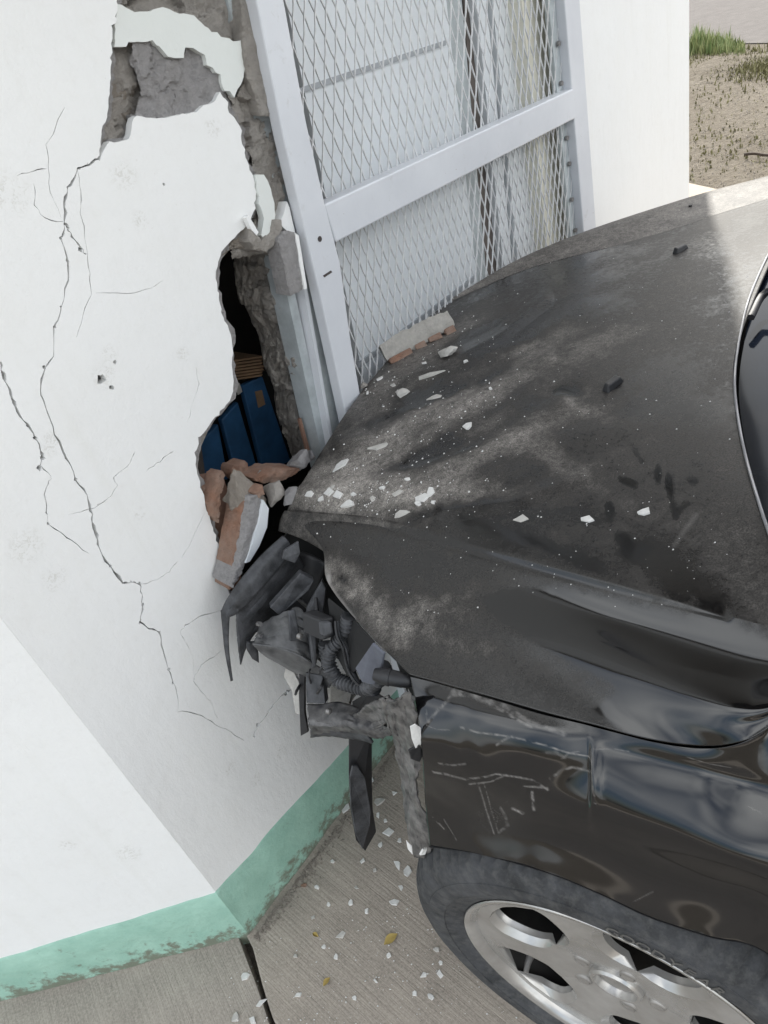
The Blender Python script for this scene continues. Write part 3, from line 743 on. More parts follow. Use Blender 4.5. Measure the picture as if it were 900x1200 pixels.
# inner door behind the mesh
inner = empty('sheet_door', WP(1.0, 0, -.1), 'white sheet metal door behind the wire mesh', 'door')
def istrip(name, pa, pb, o0, o1, mat, par=inner, ztop=2.1):
    E_ = []
    for (t, b) in (pa, pb):
        st, sb = np.array(WS(*t, o0)), np.array(WS(*b, o0)); d = (st - sb) / (st[1] - sb[1])
        E_.append((sb + d * (.05 - sb[1]), sb + d * (ztop - sb[1])))
    wprism(name, [tuple(E_[0][0]), tuple(E_[1][0]), tuple(E_[1][1]), tuple(E_[0][1])], o0, o1, mat, par)
istrip('door_sheet', ((335, 0), (425, 440)), ((523, 0), (556, 300)), -.075, -.10, M_SHEET)
a_, b_ = WS(346, 112, -.07), WS(523, 53, -.07); c_, d_ = WS(523, 47, -.07), WS(346, 105, -.07)
wprism('seam', [a_, b_, c_, d_], -.0705, -.078, M_SEAM, inner)
a_, b_ = WS(420, 433, -.07), WS(556, 330, -.07); c_, d_ = WS(556, 324, -.07), WS(420, 426, -.07)
wprism('seam', [a_, b_, c_, d_], -.0705, -.078, M_SEAM, inner)
istrip('door_edge', ((523, 0), (556, 300)), ((541, 0), (568, 300)), -.085, -.12, M_STEELD)
istrip('board', ((543, 0), (567, 315)), ((557, 0), (590, 315)), -.10, -.13, M_WOOD)
istrip('door_edge', ((558, 0), (589, 300)), ((570, 0), (599, 300)), -.08, -.11, M_SHEET)
istrip('door_sheet', ((577, 0), (606, 300)), ((612, 0), (642, 290)), -.08, -.11, M_SHEET)
istrip('jamb_face', ((611, 0), (641, 290)), ((690, 0), (705, 270)), -.045, -.15, M_CREAM)

# ================================================================== CAR
car = empty('car', K(-1.2, .78, 0), 'dusty black car with a crushed front corner rammed into the white wall', 'car')
def Z(L): return [PZ(x, y, z) for x, y, z in L]
def set_attr(o, name, vals):
    a = o.data.attributes.new(name, 'FLOAT', 'POINT'); a.data.foreach_set('value', np.asarray(vals, np.float32))
def seg_dist(x, y, pl):
    """distance of pixel arrays to a polyline"""
    d = np.full(x.shape, 1e9)
    for (x0, y0), (x1, y1) in zip(pl[:-1], pl[1:]):
        dx, dy = x1 - x0, y1 - y0; t = np.clip(((x - x0) * dx + (y - y0) * dy) / (dx * dx + dy * dy + 1e-9), 0, 1)
        d = np.minimum(d, np.hypot(x - x0 - t * dx, y - y0 - t * dy))
    return d
def in_poly(x, y, poly):
    c = np.zeros(x.shape, bool); j = len(poly) - 1
    for i in range(len(poly)):
        xi, yi = poly[i]; xj, yj = poly[j]
        c ^= ((yi > y) != (yj > y)) & (x < (xj - xi) * (y - yi) / (yj - yi + 1e-9) + xi); j = i
    return c
def soft_poly(x, y, poly, soft):
    d = seg_dist(x, y, poly + poly[:1]); s = np.where(in_poly(x, y, poly), d, -d); return np.clip(.5 + s / (2 * soft), 0, 1)
def ell(x, y, cx, cy, a, b, ang=0.):
    c, s = math.cos(rad(ang)), math.sin(rad(ang)); dx, dy = x - cx, y - cy
    return np.sqrt(((dx * c + dy * s) / a) ** 2 + ((-dx * s + dy * c) / b) ** 2)
def vnoise(P, sc, o=4): return np.array([noise.fractal(Vector(p * sc), 1., 2., o) for p in P])

row_a = [(425, 456, .85), (475, 396, .85), (530, 353, .85), (600, 322, .853), (660, 303, .853), (720, 288, .85), (790, 268, .848), (840, 251, .846), (900, 233, .845), (965, 213, .845)]
row_f = [(336, 597, .805), (430, 605, .842), (520, 630, .862), (620, 657, .875), (720, 684, .885), (820, 712, .892), (905, 735, .90), (950, 748, .905)]
top_rows = [row_a,
    [(412, 474, .853), (500, 415, .868), (600, 362, .878), (700, 332, .88), (800, 307, .882), (870, 290, .885), (925, 262, .885)],
    [(392, 503, .85), (500, 450, .872), (600, 415, .885), (700, 392, .893), (800, 385, .898), (868, 392, .905)],
    [(368, 543, .84), (460, 505, .868), (560, 482, .885), (680, 468, .897), (780, 466, .903), (862, 470, .91)],
    [(350, 573, .825), (440, 560, .858), (540, 556, .876), (660, 556, .89), (780, 558, .90), (880, 560, .912)],
    [(342, 587, .815), (435, 585, .852), (530, 595, .87), (640, 608, .884), (770, 625, .894), (850, 632, .903), (903, 632, .912)],
    row_f]
side_rows = [row_f,
    [(376, 640, .79), (450, 655, .82), (540, 680, .842), (640, 703, .853), (760, 740, .860), (880, 780, .872), (955, 778, .890)],
    [(384, 682, .785), (450, 705, .806), (540, 722, .826), (640, 742, .842), (760, 782, .856), (880, 832, .868), (955, 803, .884)],
    [(425, 735, .785), (490, 752, .80), (570, 770, .814), (660, 792, .822), (760, 824, .836), (860, 852, .851), (945, 815, .877)],
    [(480, 790, .787), (560, 812, .795), (640, 835, .803), (700, 850, .81), (760, 866, .814), (820, 874, .823), (860, 871, .838), (890, 859, .853), (935, 825, .872)]]
NU = 300
GT = loft([Z(r) for r in top_rows], NU, 190)
GS = loft([Z(r) for r in side_rows], NU, 130)
def relax(G, n):
    G = G.copy()
    for _ in range(n):
        A_ = G.copy(); A_[1:-1, 1:-1] = .5 * G[1:-1, 1:-1] + .125 * (G[:-2, 1:-1] + G[2:, 1:-1] + G[1:-1, :-2] + G[1:-1, 2:]); G = A_
    return G
GT = relax(GT, 120); GS = relax(GS, 220)
# join the two along the crease into one sheet
GH = np.concatenate([GT, GS[1:]], 0)
nv = GH.shape[0]
flat = GH.reshape(-1, 3).copy()
X, Y = to_px(flat)
# buckled metal: shallow waves that die out towards the windscreen
front = np.clip((720 - X) / 330., 0, 1)
wv = vnoise(flat * np.array([1., 1., .3]), 6.5, 2)
topm = np.clip((row_f[0][1] + (X - 336) * .245 - Y) / 25., 0, 1)
flat[:, 2] += .0045 * wv * (front * .8 + .12) * topm
for (cx, cy, a, b, ang, dz) in ((480, 470, 70, 17, -25, -.004), (570, 440, 60, 22, -20, -.004), (640, 520, 110, 16, -12, .004), (470, 540, 90, 18, -12, -.005), (560, 560, 120, 20, -8, .004), (663, 458, 22, 9, 0, -.004), (600, 400, 80, 14, -25, .004)):
    flat[:, 2] += dz * np.exp(-ell(X, Y, cx, cy, a, b, ang) ** 2)
for pl, a_, w_ in (([(352, 580), (430, 566), (520, 545), (600, 512), (660, 470)], .004, 14), ([(400, 520), (470, 497), (560, 462), (640, 418)], .0045, 12), ([(440, 450), (520, 430), (590, 392), (640, 350)], .004, 11), ([(520, 600), (600, 590), (680, 560)], .003, 12), ([(430, 500), (470, 540), (490, 590)], -.003, 9)):
    flat[:, 2] += a_ * np.clip(1 - seg_dist(X, Y, pl) / w_, 0, 1)
# ledge that runs under the crease and the hollow below it
led = seg_dist(X, Y, [(336, 600), (440, 612), (520, 637), (620, 664), (720, 690), (850, 720)])
flat[:, 2] -= .0025 * np.exp(-(led / 6.) ** 2)
hol = soft_poly(X, Y, [(562, 702), (585, 692), (650, 692), (760, 716), (905, 752), (960, 770), (950, 800), (880, 812), (800, 796), (720, 772), (640, 742), (585, 722)], 16.)
flat[:, 2] -= .002 * hol
# dust
CLEAN = [(562, 702), (590, 689), (650, 688), (760, 712), (960, 765), (960, 900), (820, 885), (740, 862), (690, 832), (712, 818), (724, 811), (715, 800), (640, 760), (585, 726)]
n_lo = vnoise(flat, 9., 4); n_hi = vnoise(flat, 40., 4)
cs_, sn_ = math.cos(rad(-30)), math.sin(rad(-30))
n_st = vnoise(np.stack([(X * cs_ + Y * sn_) / 95., (-X * sn_ + Y * cs_) / 17., X * 0], 1), 1., 5)
heavy = np.exp(-ell(X, Y, 510, 500, 200, 95, -28) ** 2)
top = np.clip((row_f[0][1] + 8 + (X - 336) * .245 - Y) / 14., 0, 1)
dust = top * (.065 + .05 * np.clip(n_lo, -1, 1) + (.03 + .15 * heavy) * n_st + .10 * heavy)
dust += top * .06 * np.clip((640 - X) / 260., -.2, 1)
dust += top * .065 * np.clip((X - 640) / 130., 0, 1)
X0, Y0 = X, Y; X = X + 16 * vnoise(flat, 14., 4); Y = Y + 12 * vnoise(flat + 5., 17., 4)
for (cx, cy, a, b, ang, k) in ((430, 545, 80, 26, -35, .30), (470, 580, 110, 18, 0, .42), (540, 470, 120, 12, -22, .30), (610, 420, 80, 12, -35, .32), (700, 405, 60, 16, -25, .18), (560, 540, 130, 11, -25, .30),
                               (650, 540, 70, 12, 30, .22), (395, 570, 50, 22, -20, .45), (450, 440, 60, 30, -50, .28), (690, 480, 50, 8, 20, .18), (520, 395, 50, 12, -35, .25), (420, 660, 60, 18, 30, .0),
                               (490, 470, 60, 12, -22, -.22), (570, 445, 55, 14, -18, -.22), (480, 540, 60, 12, -15, -.25), (600, 600, 120, 10, 5, -.16), (560, 620, 90, 10, 14, -.3), (520, 515, 40, 7, -20, -.25), (640, 380, 60, 14, -28, -.16), (585, 395, 40, 9, -28, -.28), (800, 480, 60, 50, 0, -.06)):
    dust += top * k * np.exp(-ell(X, Y, cx, cy, a, b, ang) ** 2)
X, Y = X0, Y0
dust += (1 - top) * (.05 + .03 * n_lo + .05 * np.clip(n_hi, 0, 1))
for (cx, cy, a, b, ang, k) in ((400, 680, 30, 22, 40, .34), (430, 700, 50, 16, 40, .24), (490, 725, 70, 26, -20, .16), (560, 760, 90, 20, 20, .08), (455, 748, 22, 14, 40, .25)):
    dust += (1 - top) * k * np.exp(-ell(X, Y, cx, cy, a, b, ang) ** 2) * (1 + n_hi)
# where the dust has been wiped or knocked off
wipes = [([(545, 596), (570, 610)], 0)]
cl = soft_poly(X, Y, CLEAN, 4.)
dust = np.maximum(dust, .05 * top)
dust *= 1 - cl
for (cx, cy, a, b, ang) in ((663, 458, 23, 8, 5), (735, 564, 15, 6, 30), (714, 597, 7, 13, -8), (771, 556, 6, 15, 0), (784, 566, 6, 17, -8), (812, 564, 8, 6, 0), (730, 632, 15, 11, 30), (745, 648, 30, 13, 15), (718, 452, 12, 5, 0)):
    dust *= np.clip((ell(X, Y, cx, cy, a, b, ang) + .25 * n_hi - .55) * 1.9, .10, 1)
for pl, wd, kp in (([(784, 570), (788, 590), (792, 604)], 4, .15), ([(806, 590), (797, 598), (792, 606)], 4, .2), ([(740, 522), (752, 540)], 4, .3), ([(545, 612), (640, 640), (700, 665)], 7, .35), ([(760, 645), (800, 675), (850, 735), (905, 790)], 24, .12), ([(596, 570), (640, 552)], 5, .5), ([(345, 603), (470, 618), (560, 645), (640, 668), (760, 700)], 5, .35)):
    d_ = seg_dist(X, Y, pl) + wd * .5 * n_hi; dust *= np.clip(kp + (1 - kp) * (d_ - wd * .4) / (wd * 1.2), kp, 1)
scr = np.zeros(len(flat))
for pl, wd, k in (([(816, 603), (802, 622), (790, 640)], 2.6, .14), ([(378, 655), (388, 690), (415, 725)], 2.5, .35), ([(385, 675), (384, 690), (392, 700)], 3, .8)):
    scr = np.maximum(scr, k * np.clip(1.4 - seg_dist(X, Y, pl) / wd, 0, 1))
hood = grid_mesh('hood', flat.reshape(GH.shape), M_PAINT, car, 179)
set_attr(hood, 'dust', np.clip(dust, 0, 1.1)); set_attr(hood, 'scratch', np.clip(scr, 0, 1))
solid(hood, .004, -1 if hood.data.polygons[0].normal.z > 0 else 1)
HV = [Vector(p) for p in flat]; BV = BVHTree.FromPolygons(HV, grid_faces(nv, NU))
def hit(x, y):
    for k in range(40):                                     # step inwards if the sight line just misses the edge
        d = Vector(ray(x + (640 - x) * k * .01, y + (560 - y) * k * .01)).normalized(); r = BV.ray_cast(Vector(CAM), d, 20)
        if r[0] is not None: break
    n = r[1] if r[1].z > 0 else -r[1]; return np.array(r[0]), np.array(n)
# folded front lip of the hood over the missing headlight
lip = loft([Z([(333, 598, .806), (380, 601, .824), (440, 607, .845), (500, 622, .858)]), [PZ(328, 610, .792), PZ(372, 622, .800), PZ(425, 634, .815), PZ(470, 642, .83)], [PZ(326, 622, .781), PZ(352, 631, .783), PZ(379, 646, .787), PZ(400, 664, .790)]], 60, 16)
o = grid_mesh('hood_lip', lip, M_PAINT, hood, 60); fl = lip.reshape(-1, 3)
set_attr(o, 'dust', .20 + .16 * vnoise(fl, 40, 4)); set_attr(o, 'scratch', np.zeros(len(fl))); solid(o, .004, 1)
# washer nozzles
for (x, y) in ((797, 294), (718, 452)):
    p, n = hit(x, y); e1 = Fc - n * Fc.dot(n); e1 /= np.linalg.norm(e1); e2 = np.cross(n, e1)
    a1 = (e1 * .25 + e2 * .97); a2 = np.cross(n, a1)
    pr = [(-.019, -.009, 0), (.019, -.007, 0), (.021, .007, 0), (-.018, .009, 0)]; pt = [(-.015, -.006, .009), (.012, -.005, .011), (.016, .004, .010), (-.014, .006, .009)]
    o = prism3('washer_nozzle', [p + a1 * a + a2 * b + n * c for a, b, c in pt], [p + a1 * a + a2 * b + n * (c - .001) for a, b, c in pr], M_BLACK, hood, .002)
# ---------- left front fender
def V_(L, v): return [PV(x, y, v if len(q) < 1 else q[0]) for x, y, *q in L]
fr = [[p - Rc * .001 - np.array([0, 0, .003]) for p in list(GS[-1][::25]) + [GS[-1][-1]]] + [K(-.34, .16, .905), K(-.55, .13, .94)],
      V_([(488, 828), (560, 846), (640, 868), (690, 882, .069), (760, 897, .075), (830, 912, .077), (900, 928, .083)], .067) + [K(-.36, .075, .86), K(-.55, .06, .88)],
      V_([(494, 880), (560, 905), (640, 930), (690, 945), (760, 968), (830, 990), (900, 1010)], .036) + [K(-.37, .038, .77), K(-.55, .03, .78)],
      V_([(498, 940), (560, 955), (640, 975), (690, 988), (760, 1015), (830, 1040), (900, 1060)], .025) + [K(-.28, .024, .665), K(-.38, .02, .62), K(-.50, .01, .56)],
      V_([(503, 992), (560, 1000), (640, 1022), (700, 1046), (760, 1074), (830, 1097), (900, 1118, .006)], -.002) + [K(-.26, .006, .545), K(-.31, .006, .47), K(-.345, .006, .37)]]
GF = relax(loft(fr, 480, 250), 250); ff = GF.reshape(-1, 3); XF, YF = to_px(ff)
sx = np.clip((694 - XF) / 7., 0, 1); sx = sx * sx * (3 - 2 * sx); wy = np.exp(-((YF - 915) / 30.) ** 2)
ff = ff + np.outer(.009 * sx * wy * np.clip((XF - 560) / 130., 0, 1), Rc) + np.outer(-.003 * np.exp(-((XF - 697) / 6.) ** 2) * wy, Rc)
ff = ff + np.outer(.0022 * vnoise(ff, 9., 3) * np.clip((720 - XF) / 120., 0, 1), Rc)
ff = ff + np.outer(.005 * np.exp(-ell(XF, YF, 800, 905, 150, 16, 14) ** 2), Rc) - np.outer(.003 * np.exp(-ell(XF, YF, 815, 975, 90, 22, 26) ** 2), Rc)
fender = grid_mesh('front_fender', ff.reshape(GF.shape), M_PAINT, car, 179)
SC = [([(502, 846), (512, 833), (524, 822), (531, 812), (545, 808), (560, 813), (578, 827), (592, 834), (606, 843), (622, 852)], 3.0, .55), ([(532, 812), (550, 812), (575, 822)], 6, .30), ([(590, 826), (620, 846), (660, 862)], 5, .2),
      ([(540, 852), (560, 858), (585, 861), (610, 866), (640, 876), (665, 886), (692, 893)], 1.8, .7), ([(582, 873), (590, 867), (600, 863)], 2, .6), ([(506, 905), (525, 908), (545, 913), (570, 911), (580, 908), (596, 912), (620, 918), (640, 930)], 1.8, .65),
      ([(513, 895), (530, 897), (546, 895)], 1.4, .5), ([(550, 919), (575, 917), (592, 910)], 1.4, .6), ([(643, 918), (655, 909), (668, 905), (686, 911)], 2.4, .6), ([(657, 893), (665, 886), (676, 885)], 1.6, .5),
      ([(560, 918), (570, 950), (579, 977)], 1.2, .5), ([(566, 915), (574, 945), (584, 976)], .9, .4), ([(585, 975), (595, 968), (592, 958), (586, 948)], 2.5, .35), ([(600, 949), (612, 954)], 2.5, .8), ([(622, 932), (625, 950)], 2.6, .75), ([(612, 925), (640, 928)], 1.5, .6),
      ([(500, 832), (500, 850), (512, 855), (527, 855)], .8, .6), ([(507, 958), (520, 972)], 1.2, .7), ([(805, 889), (830, 897), (857, 901)], .9, .5), ([(875, 945), (892, 953)], .8, .5), ([(692, 880), (694, 905), (698, 940)], 1.2, .55), ([(690, 880), (720, 881), (735, 884)], 1.2, .4),
      ([(640, 884), (650, 884), (660, 892)], 3, .25), ([(520, 960), (535, 985)], 1.0, .3), ([(740, 1058), (765, 1045)], .9, .5)]
sf = np.zeros(len(ff)); nz_ = vnoise(ff, 90., 3)
nz2 = vnoise(ff, 240., 2)
for pl, wd, k in SC:
    k = k * 2 if wd >= 5 else k
    sf = np.maximum(sf, k * .62 * np.clip(1.5 - (seg_dist(XF, YF, pl) + .6 * nz_) / (wd * .62), 0, 1) * np.clip(.65 + .9 * nz_ + .8 * nz2, 0, 1.2))
set_attr(fender, 'scratch', np.clip(sf, 0, 1)); set_attr(fender, 'dust', np.clip(.05 * np.exp(-ell(XF, YF, 580, 955, 40, 30, 0) ** 2) + .10 * np.exp(-ell(XF, YF, 590, 825, 80, 10, 18) ** 2), 0, 1))
solid(fender, .003, 1)
arch = GF[-1]; lipg = np.array([[p - Rc * .001 for p in arch], [p + Rc * .012 - np.array([0, 0, .004]) for p in arch], [p + Rc * .05 + np.array([0, 0, .01]) for p in arch]])
grid_mesh('arch_lip', lipg, M_BLACK, fender, 60)
# right fender beyond the hood's far edge
sil = [(530, 350), (590, 313), (640, 289), (700, 266), (770, 243), (832, 224), (900, 206), (965, 186)]
rfz = [.85, .853, .853, .85, .846, .843, .842, .84]
ax_, _ = to_px(GT[0]); r0 = [GT[0][np.argmin(abs(ax_ - x))] + Rc * .001 - np.array([0, 0, .001]) for x in (530, 600, 660, 720, 790, 840, 900, 963)]
r1 = [PZ(x, y, z) for (x, y), z in zip(sil, rfz)]
r2 = [p + Rc * .05 + Fc * .012 - np.array([0, 0, .06]) for p in r1]; r3 = [p + Rc * .03 - np.array([0, 0, .17]) for p in r2]; r4 = [p - Rc * .01 - np.array([0, 0, .12]) for p in r3]
GR = loft([r0, r1, r2, r3, r4], 120, 60); frt = grid_mesh('front_fender', GR, M_PAINT, car, 50); fl = GR.reshape(-1, 3)
set_attr(frt, 'dust', .36 + .10 * vnoise(fl, 30, 4)); set_attr(frt, 'scratch', np.zeros(len(fl)))
p = PZ(809, 242, .848); tube('screw', [p, p + np.array([0, 0, .004])], .004, M_BLACK, frt, 8)
# windscreen edge, cowl, glass and the cabin behind (out of frame for the most part)
WE = Z([(965, 213, .845), (925, 262, .885), (900, 300, .893), (878, 350, .90), (866, 400, .905), (861, 440, .908), (862, 470, .91), (868, 510, .911), (880, 560, .912), (903, 632, .912), (928, 695, .91), (950, 748, .905)])
tube('hood_edge_glint', [p + np.array([0, 0, .002]) for p in WE], .0019, M_GLINT, hood, 6, 60)  # pale tube stands in for the highlight along the hood's rear edge
ins = [p - Fc * .006 - np.array([0, 0, .012]) for p in WE]
cw = [p - Fc * .15 + np.array([0, 0, .012]) for p in WE]
grid_mesh('cowl', loft([ins, [(a + b) / 2 - np.array([0, 0, .004]) for a, b in zip(ins, cw)], cw], 60, 10), M_COWL, car, 60)
wtop = [K(-.85 - .10 * math.cos((v - .78) * 2), v, 1.40) for v in np.linspace(1.38, .2, 12)]
gl0 = [p + np.array([0, 0, .004]) for p in cw]
grid_mesh('windscreen', loft([gl0, [a * .55 + b * .45 + np.array([0, 0, .03]) for a, b in zip(gl0, wtop)], wtop], 40, 20), M_GLASS, car, 60)
tube('wiper', [PZ(930, 335, .95), PZ(897, 343, .925), PZ(880, 372, .915)], .006, M_BLACK, car, 6, 12)
tube('roof_pillar', [K(-.20, .13, .92), K(-.5, .16, 1.15), K(-.86, .22, 1.40)], .035, M_BLACK, car, 8, 12)
tube('roof_pillar', [K(-.20, 1.45, .92), K(-.5, 1.42, 1.15), K(-.86, 1.36, 1.40)], .035, M_BLACK, car, 8, 12)
rf_ = [[K(u, v, 1.41 + .05 * math.sin(math.pi * (v - .2) / 1.18) - .05 * ((u + 1.6) / .8) ** 2) for v in np.linspace(.2, 1.38, 8)] for u in (-.86, -1.3, -1.8, -2.4)]
o = grid_mesh('roof', np.array(rf_), M_PAINT, car, 60); set_attr(o, 'dust', [.1] * 32); set_attr(o, 'scratch', [0.] * 32)
for v0, sg in ((.0, 1), (1.56, -1)):
    pr = [(.14, .93), (.02, .88), (0, .7), (.0, .45), (.06, .22)]
    g = np.array([[K(u, v0 + sg * a, z) for u in (-.555, -1.0, -1.6, -2.4)] for a, z in pr])
    o = grid_mesh('door', g, M_PAINT, car, 60); set_attr(o, 'dust', [.05] * 20); set_attr(o, 'scratch', [0.] * 20)
    g = np.array([[K(u, v0 + sg * (a + b * .5), z) for u, b in ((-.30 - .62 * k, 0), (-1.3, 0), (-2.3, 0))] for k, (a, z) in enumerate(((.135, .935), (.21, 1.40)))])
    grid_mesh('side_window', g, M_GLASS, car, 60)
g = np.array([[K(-2.4, v, z) for v in (.05, .5, 1.0, 1.5)] for z in (1.38, .9, .25)]); grid_mesh('tailgate', g, M_BLACK, car, 60)
# black boxes added so the engine bay stays dark under the hood
def kbox(name, u0, u1, v0, v1, z0, z1, mat, parent, bev=.01):
    c = [(u0, v0), (u1, v0), (u1, v1), (u0, v1)]
    return prism3(name, [K(u, v, z1) for u, v in c], [K(u, v, z0) for u, v in c], mat, parent, bev)
kbox('engine', -.15, .40, .32, 1.30, .25, .74, M_ENG, car)
kbox('radiator_support', .47, .55, .36, 1.30, .28, .73, M_ENG, car)
kbox('inner_wing', -.30, .36, .235, .26, .30, .76, M_ENG, car)
kbox('underbody', -2.3, .30, .25, 1.32, .18, .30, M_ENG, car)
kbox('cross_member', .40, .46, .30, 1.3, .16, .26, M_ENG, car)

# ---------- wheel
WC = np.array([.100, .401, .323]); aw = rad(-50); e1w = np.array([math.sin(aw), math.cos(aw), 0]); nw = np.array([-math.cos(aw), math.sin(aw), 0]); zw = np.array([0, 0, 1.])
wheel = empty('wheel', Vector(WC - parent_loc(car))); wheel.parent = car
def wp(r, th, ax): return WC + (e1w * math.cos(th) + zw * math.sin(th)) * r + nw * ax
def lathe(name, prof, mat, par, n=96, smooth=40, rfun=None):
    V, F = [], []
    for i in range(n):
        th = 2 * math.pi * i / n
        for k, (r, a) in enumerate(prof): V.append(wp(r, th, a) if not rfun else wp(*rfun(r, th, a, k, i)))
    m = len(prof)
    for i in range(n):
        j = (i + 1) % n
        for k in range(m - 1): F.append((i * m + k, j * m + k, j * m + k + 1, i * m + k + 1))
    return mesh(name, V, F, mat, par, smooth)
TS = .313 / .323
tp = [(.214, -.004), (.219, .001), (.224, .002), (.232, .006), (.246, .0105), (.2465, .0125), (.262, .0135), (.274, .012), (.2745, .0105), (.288, .007), (.300, .0), (.308, -.008), (.314, -.017), (.319, -.030), (.3215, -.045), (.323, -.075), (.323, -.11), (.322, -.14), (.318, -.165), (.308, -.182), (.28, -.195), (.24, -.19), (.214, -.18)]
tp = [(r if r < .225 else .225 + (r - .225) * (.313 - .225) / (.323 - .225), a) for r, a in tp]
def tread(r, th, a, k, i):
    if r > .25: r *= 1 + .034 * math.exp(-(((th + math.pi / 2 + math.pi) % (2 * math.pi) - math.pi) / .3) ** 2)      # settles on the ground
    if k in (11, 12) and i % 3 == 0: return (r - .006, th, a - .002)
    if k in (13, 14) and i % 3 == 0: return (r - .005, th, a)
    return (r, th, a)
tyre = lathe('tyre', tp, M_TYRE, wheel, 240, 50, tread)
rim = lathe('rim', [(.2175, .0015), (.2165, .003), (.212, .003), (.207, .0), (.203, -.006), (.2005, -.014)], M_ALLOY, wheel, 120, 35)
lathe('barrel', [(.2005, -.0145), (.197, -.04), (.192, -.12), (.205, -.175), (.02, -.175)], M_BRAKE, rim, 60, 35)  # coloured dark so the gaps between the spokes look like shaded depth
def ang_of(x, y, ax=-.012):
    d = ray(x, y); P = WC + nw * ax; t = (P - CAM).dot(nw) / d.dot(nw); q = CAM + d * t - P
    return math.atan2(q[2], q.dot(e1w)), np.linalg.norm(q)
phi0 = ang_of(684, 1082)[0]
lathe('brake_disc', [(.0, -.085), (.135, -.085), (.14, -.10), (.14, -.12)], M_BRAKE, wheel, 48, 40)
# spokes: broad blades; between two of them a rounded window
phi0 = rad(74)
def w_open(r):                                           # half angle of the window at radius r
    t = (r - .092) / (.187 - .092)
    return rad(23) * max(0., 1 - abs(2 * t - 1.12) ** 2.6) ** .5 if 0 < t < 1 else 0.
def blade(phi):
    rows = []
    R_ = [.030, .045, .060, .080, .090, .092] + list(np.linspace(.094, .185, 26)) + [.187, .190, .194, .199, .2035]
    for r in R_:
        d = np.interp(r, [.03, .05, .075, .11, .16, .2035], [-.023, -.017, -.0155, -.011, -.008, -.010])
        wo_ = w_open(r); h = rad(36) - wo_; g = min(1., wo_ / rad(5)); row = []
        for t in (-1, -.9, -.74, -.70, -.4, 0, .4, .70, .74, .9, 1):
            e = max(0, (abs(t) - .70) / .30); row.append(wp(r, phi + h * t, d - (.009 * e) * (.15 + .85 * g)))
        ed = .009 * (.15 + .85 * g)
        L = [wp(r, phi - h - wo_ * q, d - ed - dz * g) for q, dz in ((.04, .009), (.02, .005), (.006, .002))]
        R2 = [wp(r, phi + h + wo_ * q, d - ed - dz * g) for q, dz in ((.006, .002), (.02, .005), (.04, .009))]
        rows.append(L + row + R2)
    return np.array(rows)
for i in range(5):
    grid_mesh('spoke', blade(phi0 + i * 2 * math.pi / 5), M_ALLOY, rim, 35)
hub = lathe('hub', [(.0, -.030), (.026, -.028), (.028, -.024), (.030, -.013), (.034, -.0125), (.037, -.016), (.038, -.024)], M_ALLOY, rim, 60, 30)
lathe('centre_cap', [(0, -.0195), (.018, -.020), (.0235, -.022), (.025, -.0265)], M_ALLOYD, rim, 40, 30)
for i in range(5):
    th = phi0 + (i + .5) * 2 * math.pi / 5; c = wp(.056, th, -.0275)
    tube('lug_pocket', [c, c + nw * .010, c + nw * .0125, c + nw * .0127, c + nw * .009], .0115, M_ALLOYD, rim, 18, rfun=lambda k, n: (.012, .012, .0105, .0085, .0075)[k])  # raised discs in darker alloy imitate the shade of sunken lug pockets
vt = ang_of(613, 1131, -.03)
c = wp(min(vt[1], .172), rad(-34), -.045); tube('valve', [c, c + nw * .022, c + nw * .034 - e1w * .002], .0045, M_BOLT, rim, 8, rfun=lambda k, n: (.0075, .0048, .004)[k])
# raised letters on the side wall
def sidewall_text(txt, thc, r, h):
    step = h * .98 / r
    for i, ch in enumerate(txt):
        if ch == ' ': continue
        cu = bpy.data.curves.new('letter', 'FONT'); cu.body = ch; cu.size = h * 1.35; cu.extrude = .0005; cu.align_x = 'CENTER'; cu.resolution_u = 2
        ob = bpy.data.objects.new('tmp', cu); me = bpy.data.meshes.new_from_object(ob)
        th = thc + (i - (len(txt) - 1) / 2) * step
        rd_ = e1w * math.cos(th) + zw * math.sin(th); tg = e1w * math.sin(th) - zw * math.cos(th)
        if np.cross(tg, rd_).dot(nw) < 0: tg = -tg
        V = [WC + rd_ * (r + v.co.y) + tg * v.co.x + nw * (.0142 + v.co.z) for v in me.vertices]
        mesh('letter', V, [tuple(p.vertices) for p in me.polygons], M_TYRED, tyre)
        bpy.data.objects.remove(ob)
sidewall_text('GOODYEAR', ang_of(795, 1110, .012)[0], .2475, .017)
# wheel housing
wl = [[WC + e1w * .345 * math.cos(t) + zw * (.345 * math.sin(t)) + Rc * v + zw * .01 for t in np.linspace(.75, math.pi + .3, 24)] for v in (.06, .14, .24)]
grid_mesh('wheel_housing', np.array(wl), M_BLACK, car, 60)

# ---------- wreckage of the front corner (parts of the car)
def O_(L): return [PO(x, y, o) for x, y, o in L]
def sheet(name, rows, mat, nu=24, nv=10, th=.003, par=car, jit=0., seed=0., sm=40):
    G = loft([O_(r) for r in rows], nu, nv)
    if jit:
        for j in range(nv):
            for i in range(nu):
                p = G[j, i]; G[j, i] = p + jit * .35 * np.array(noise.noise_vector(Vector(p * 28 + seed))) + jit * (nA * .8 + Fc * -.2) * (noise.noise(Vector((i * .05, j * 1.3, seed))) + .5 * noise.noise(Vector((i * .35, j * .8, seed + 4))))
    o = grid_mesh(name, G, mat, par, sm); solid(o, th, 0); return o
def plate(name, px, o0, o1, mat, par=car, bev=.0015):
    """flat piece: polygon with its own distance at each corner, given thickness towards the car's inside"""
    F_ = O_(px); n = np.cross(F_[1] - F_[0], F_[2] - F_[0]); n /= np.linalg.norm(n)
    if n.dot(CAM - F_[0]) < 0: n = -n
    return prism3(name, F_, [p - n * (o1 - o0) for p in F_], mat, par, bev)
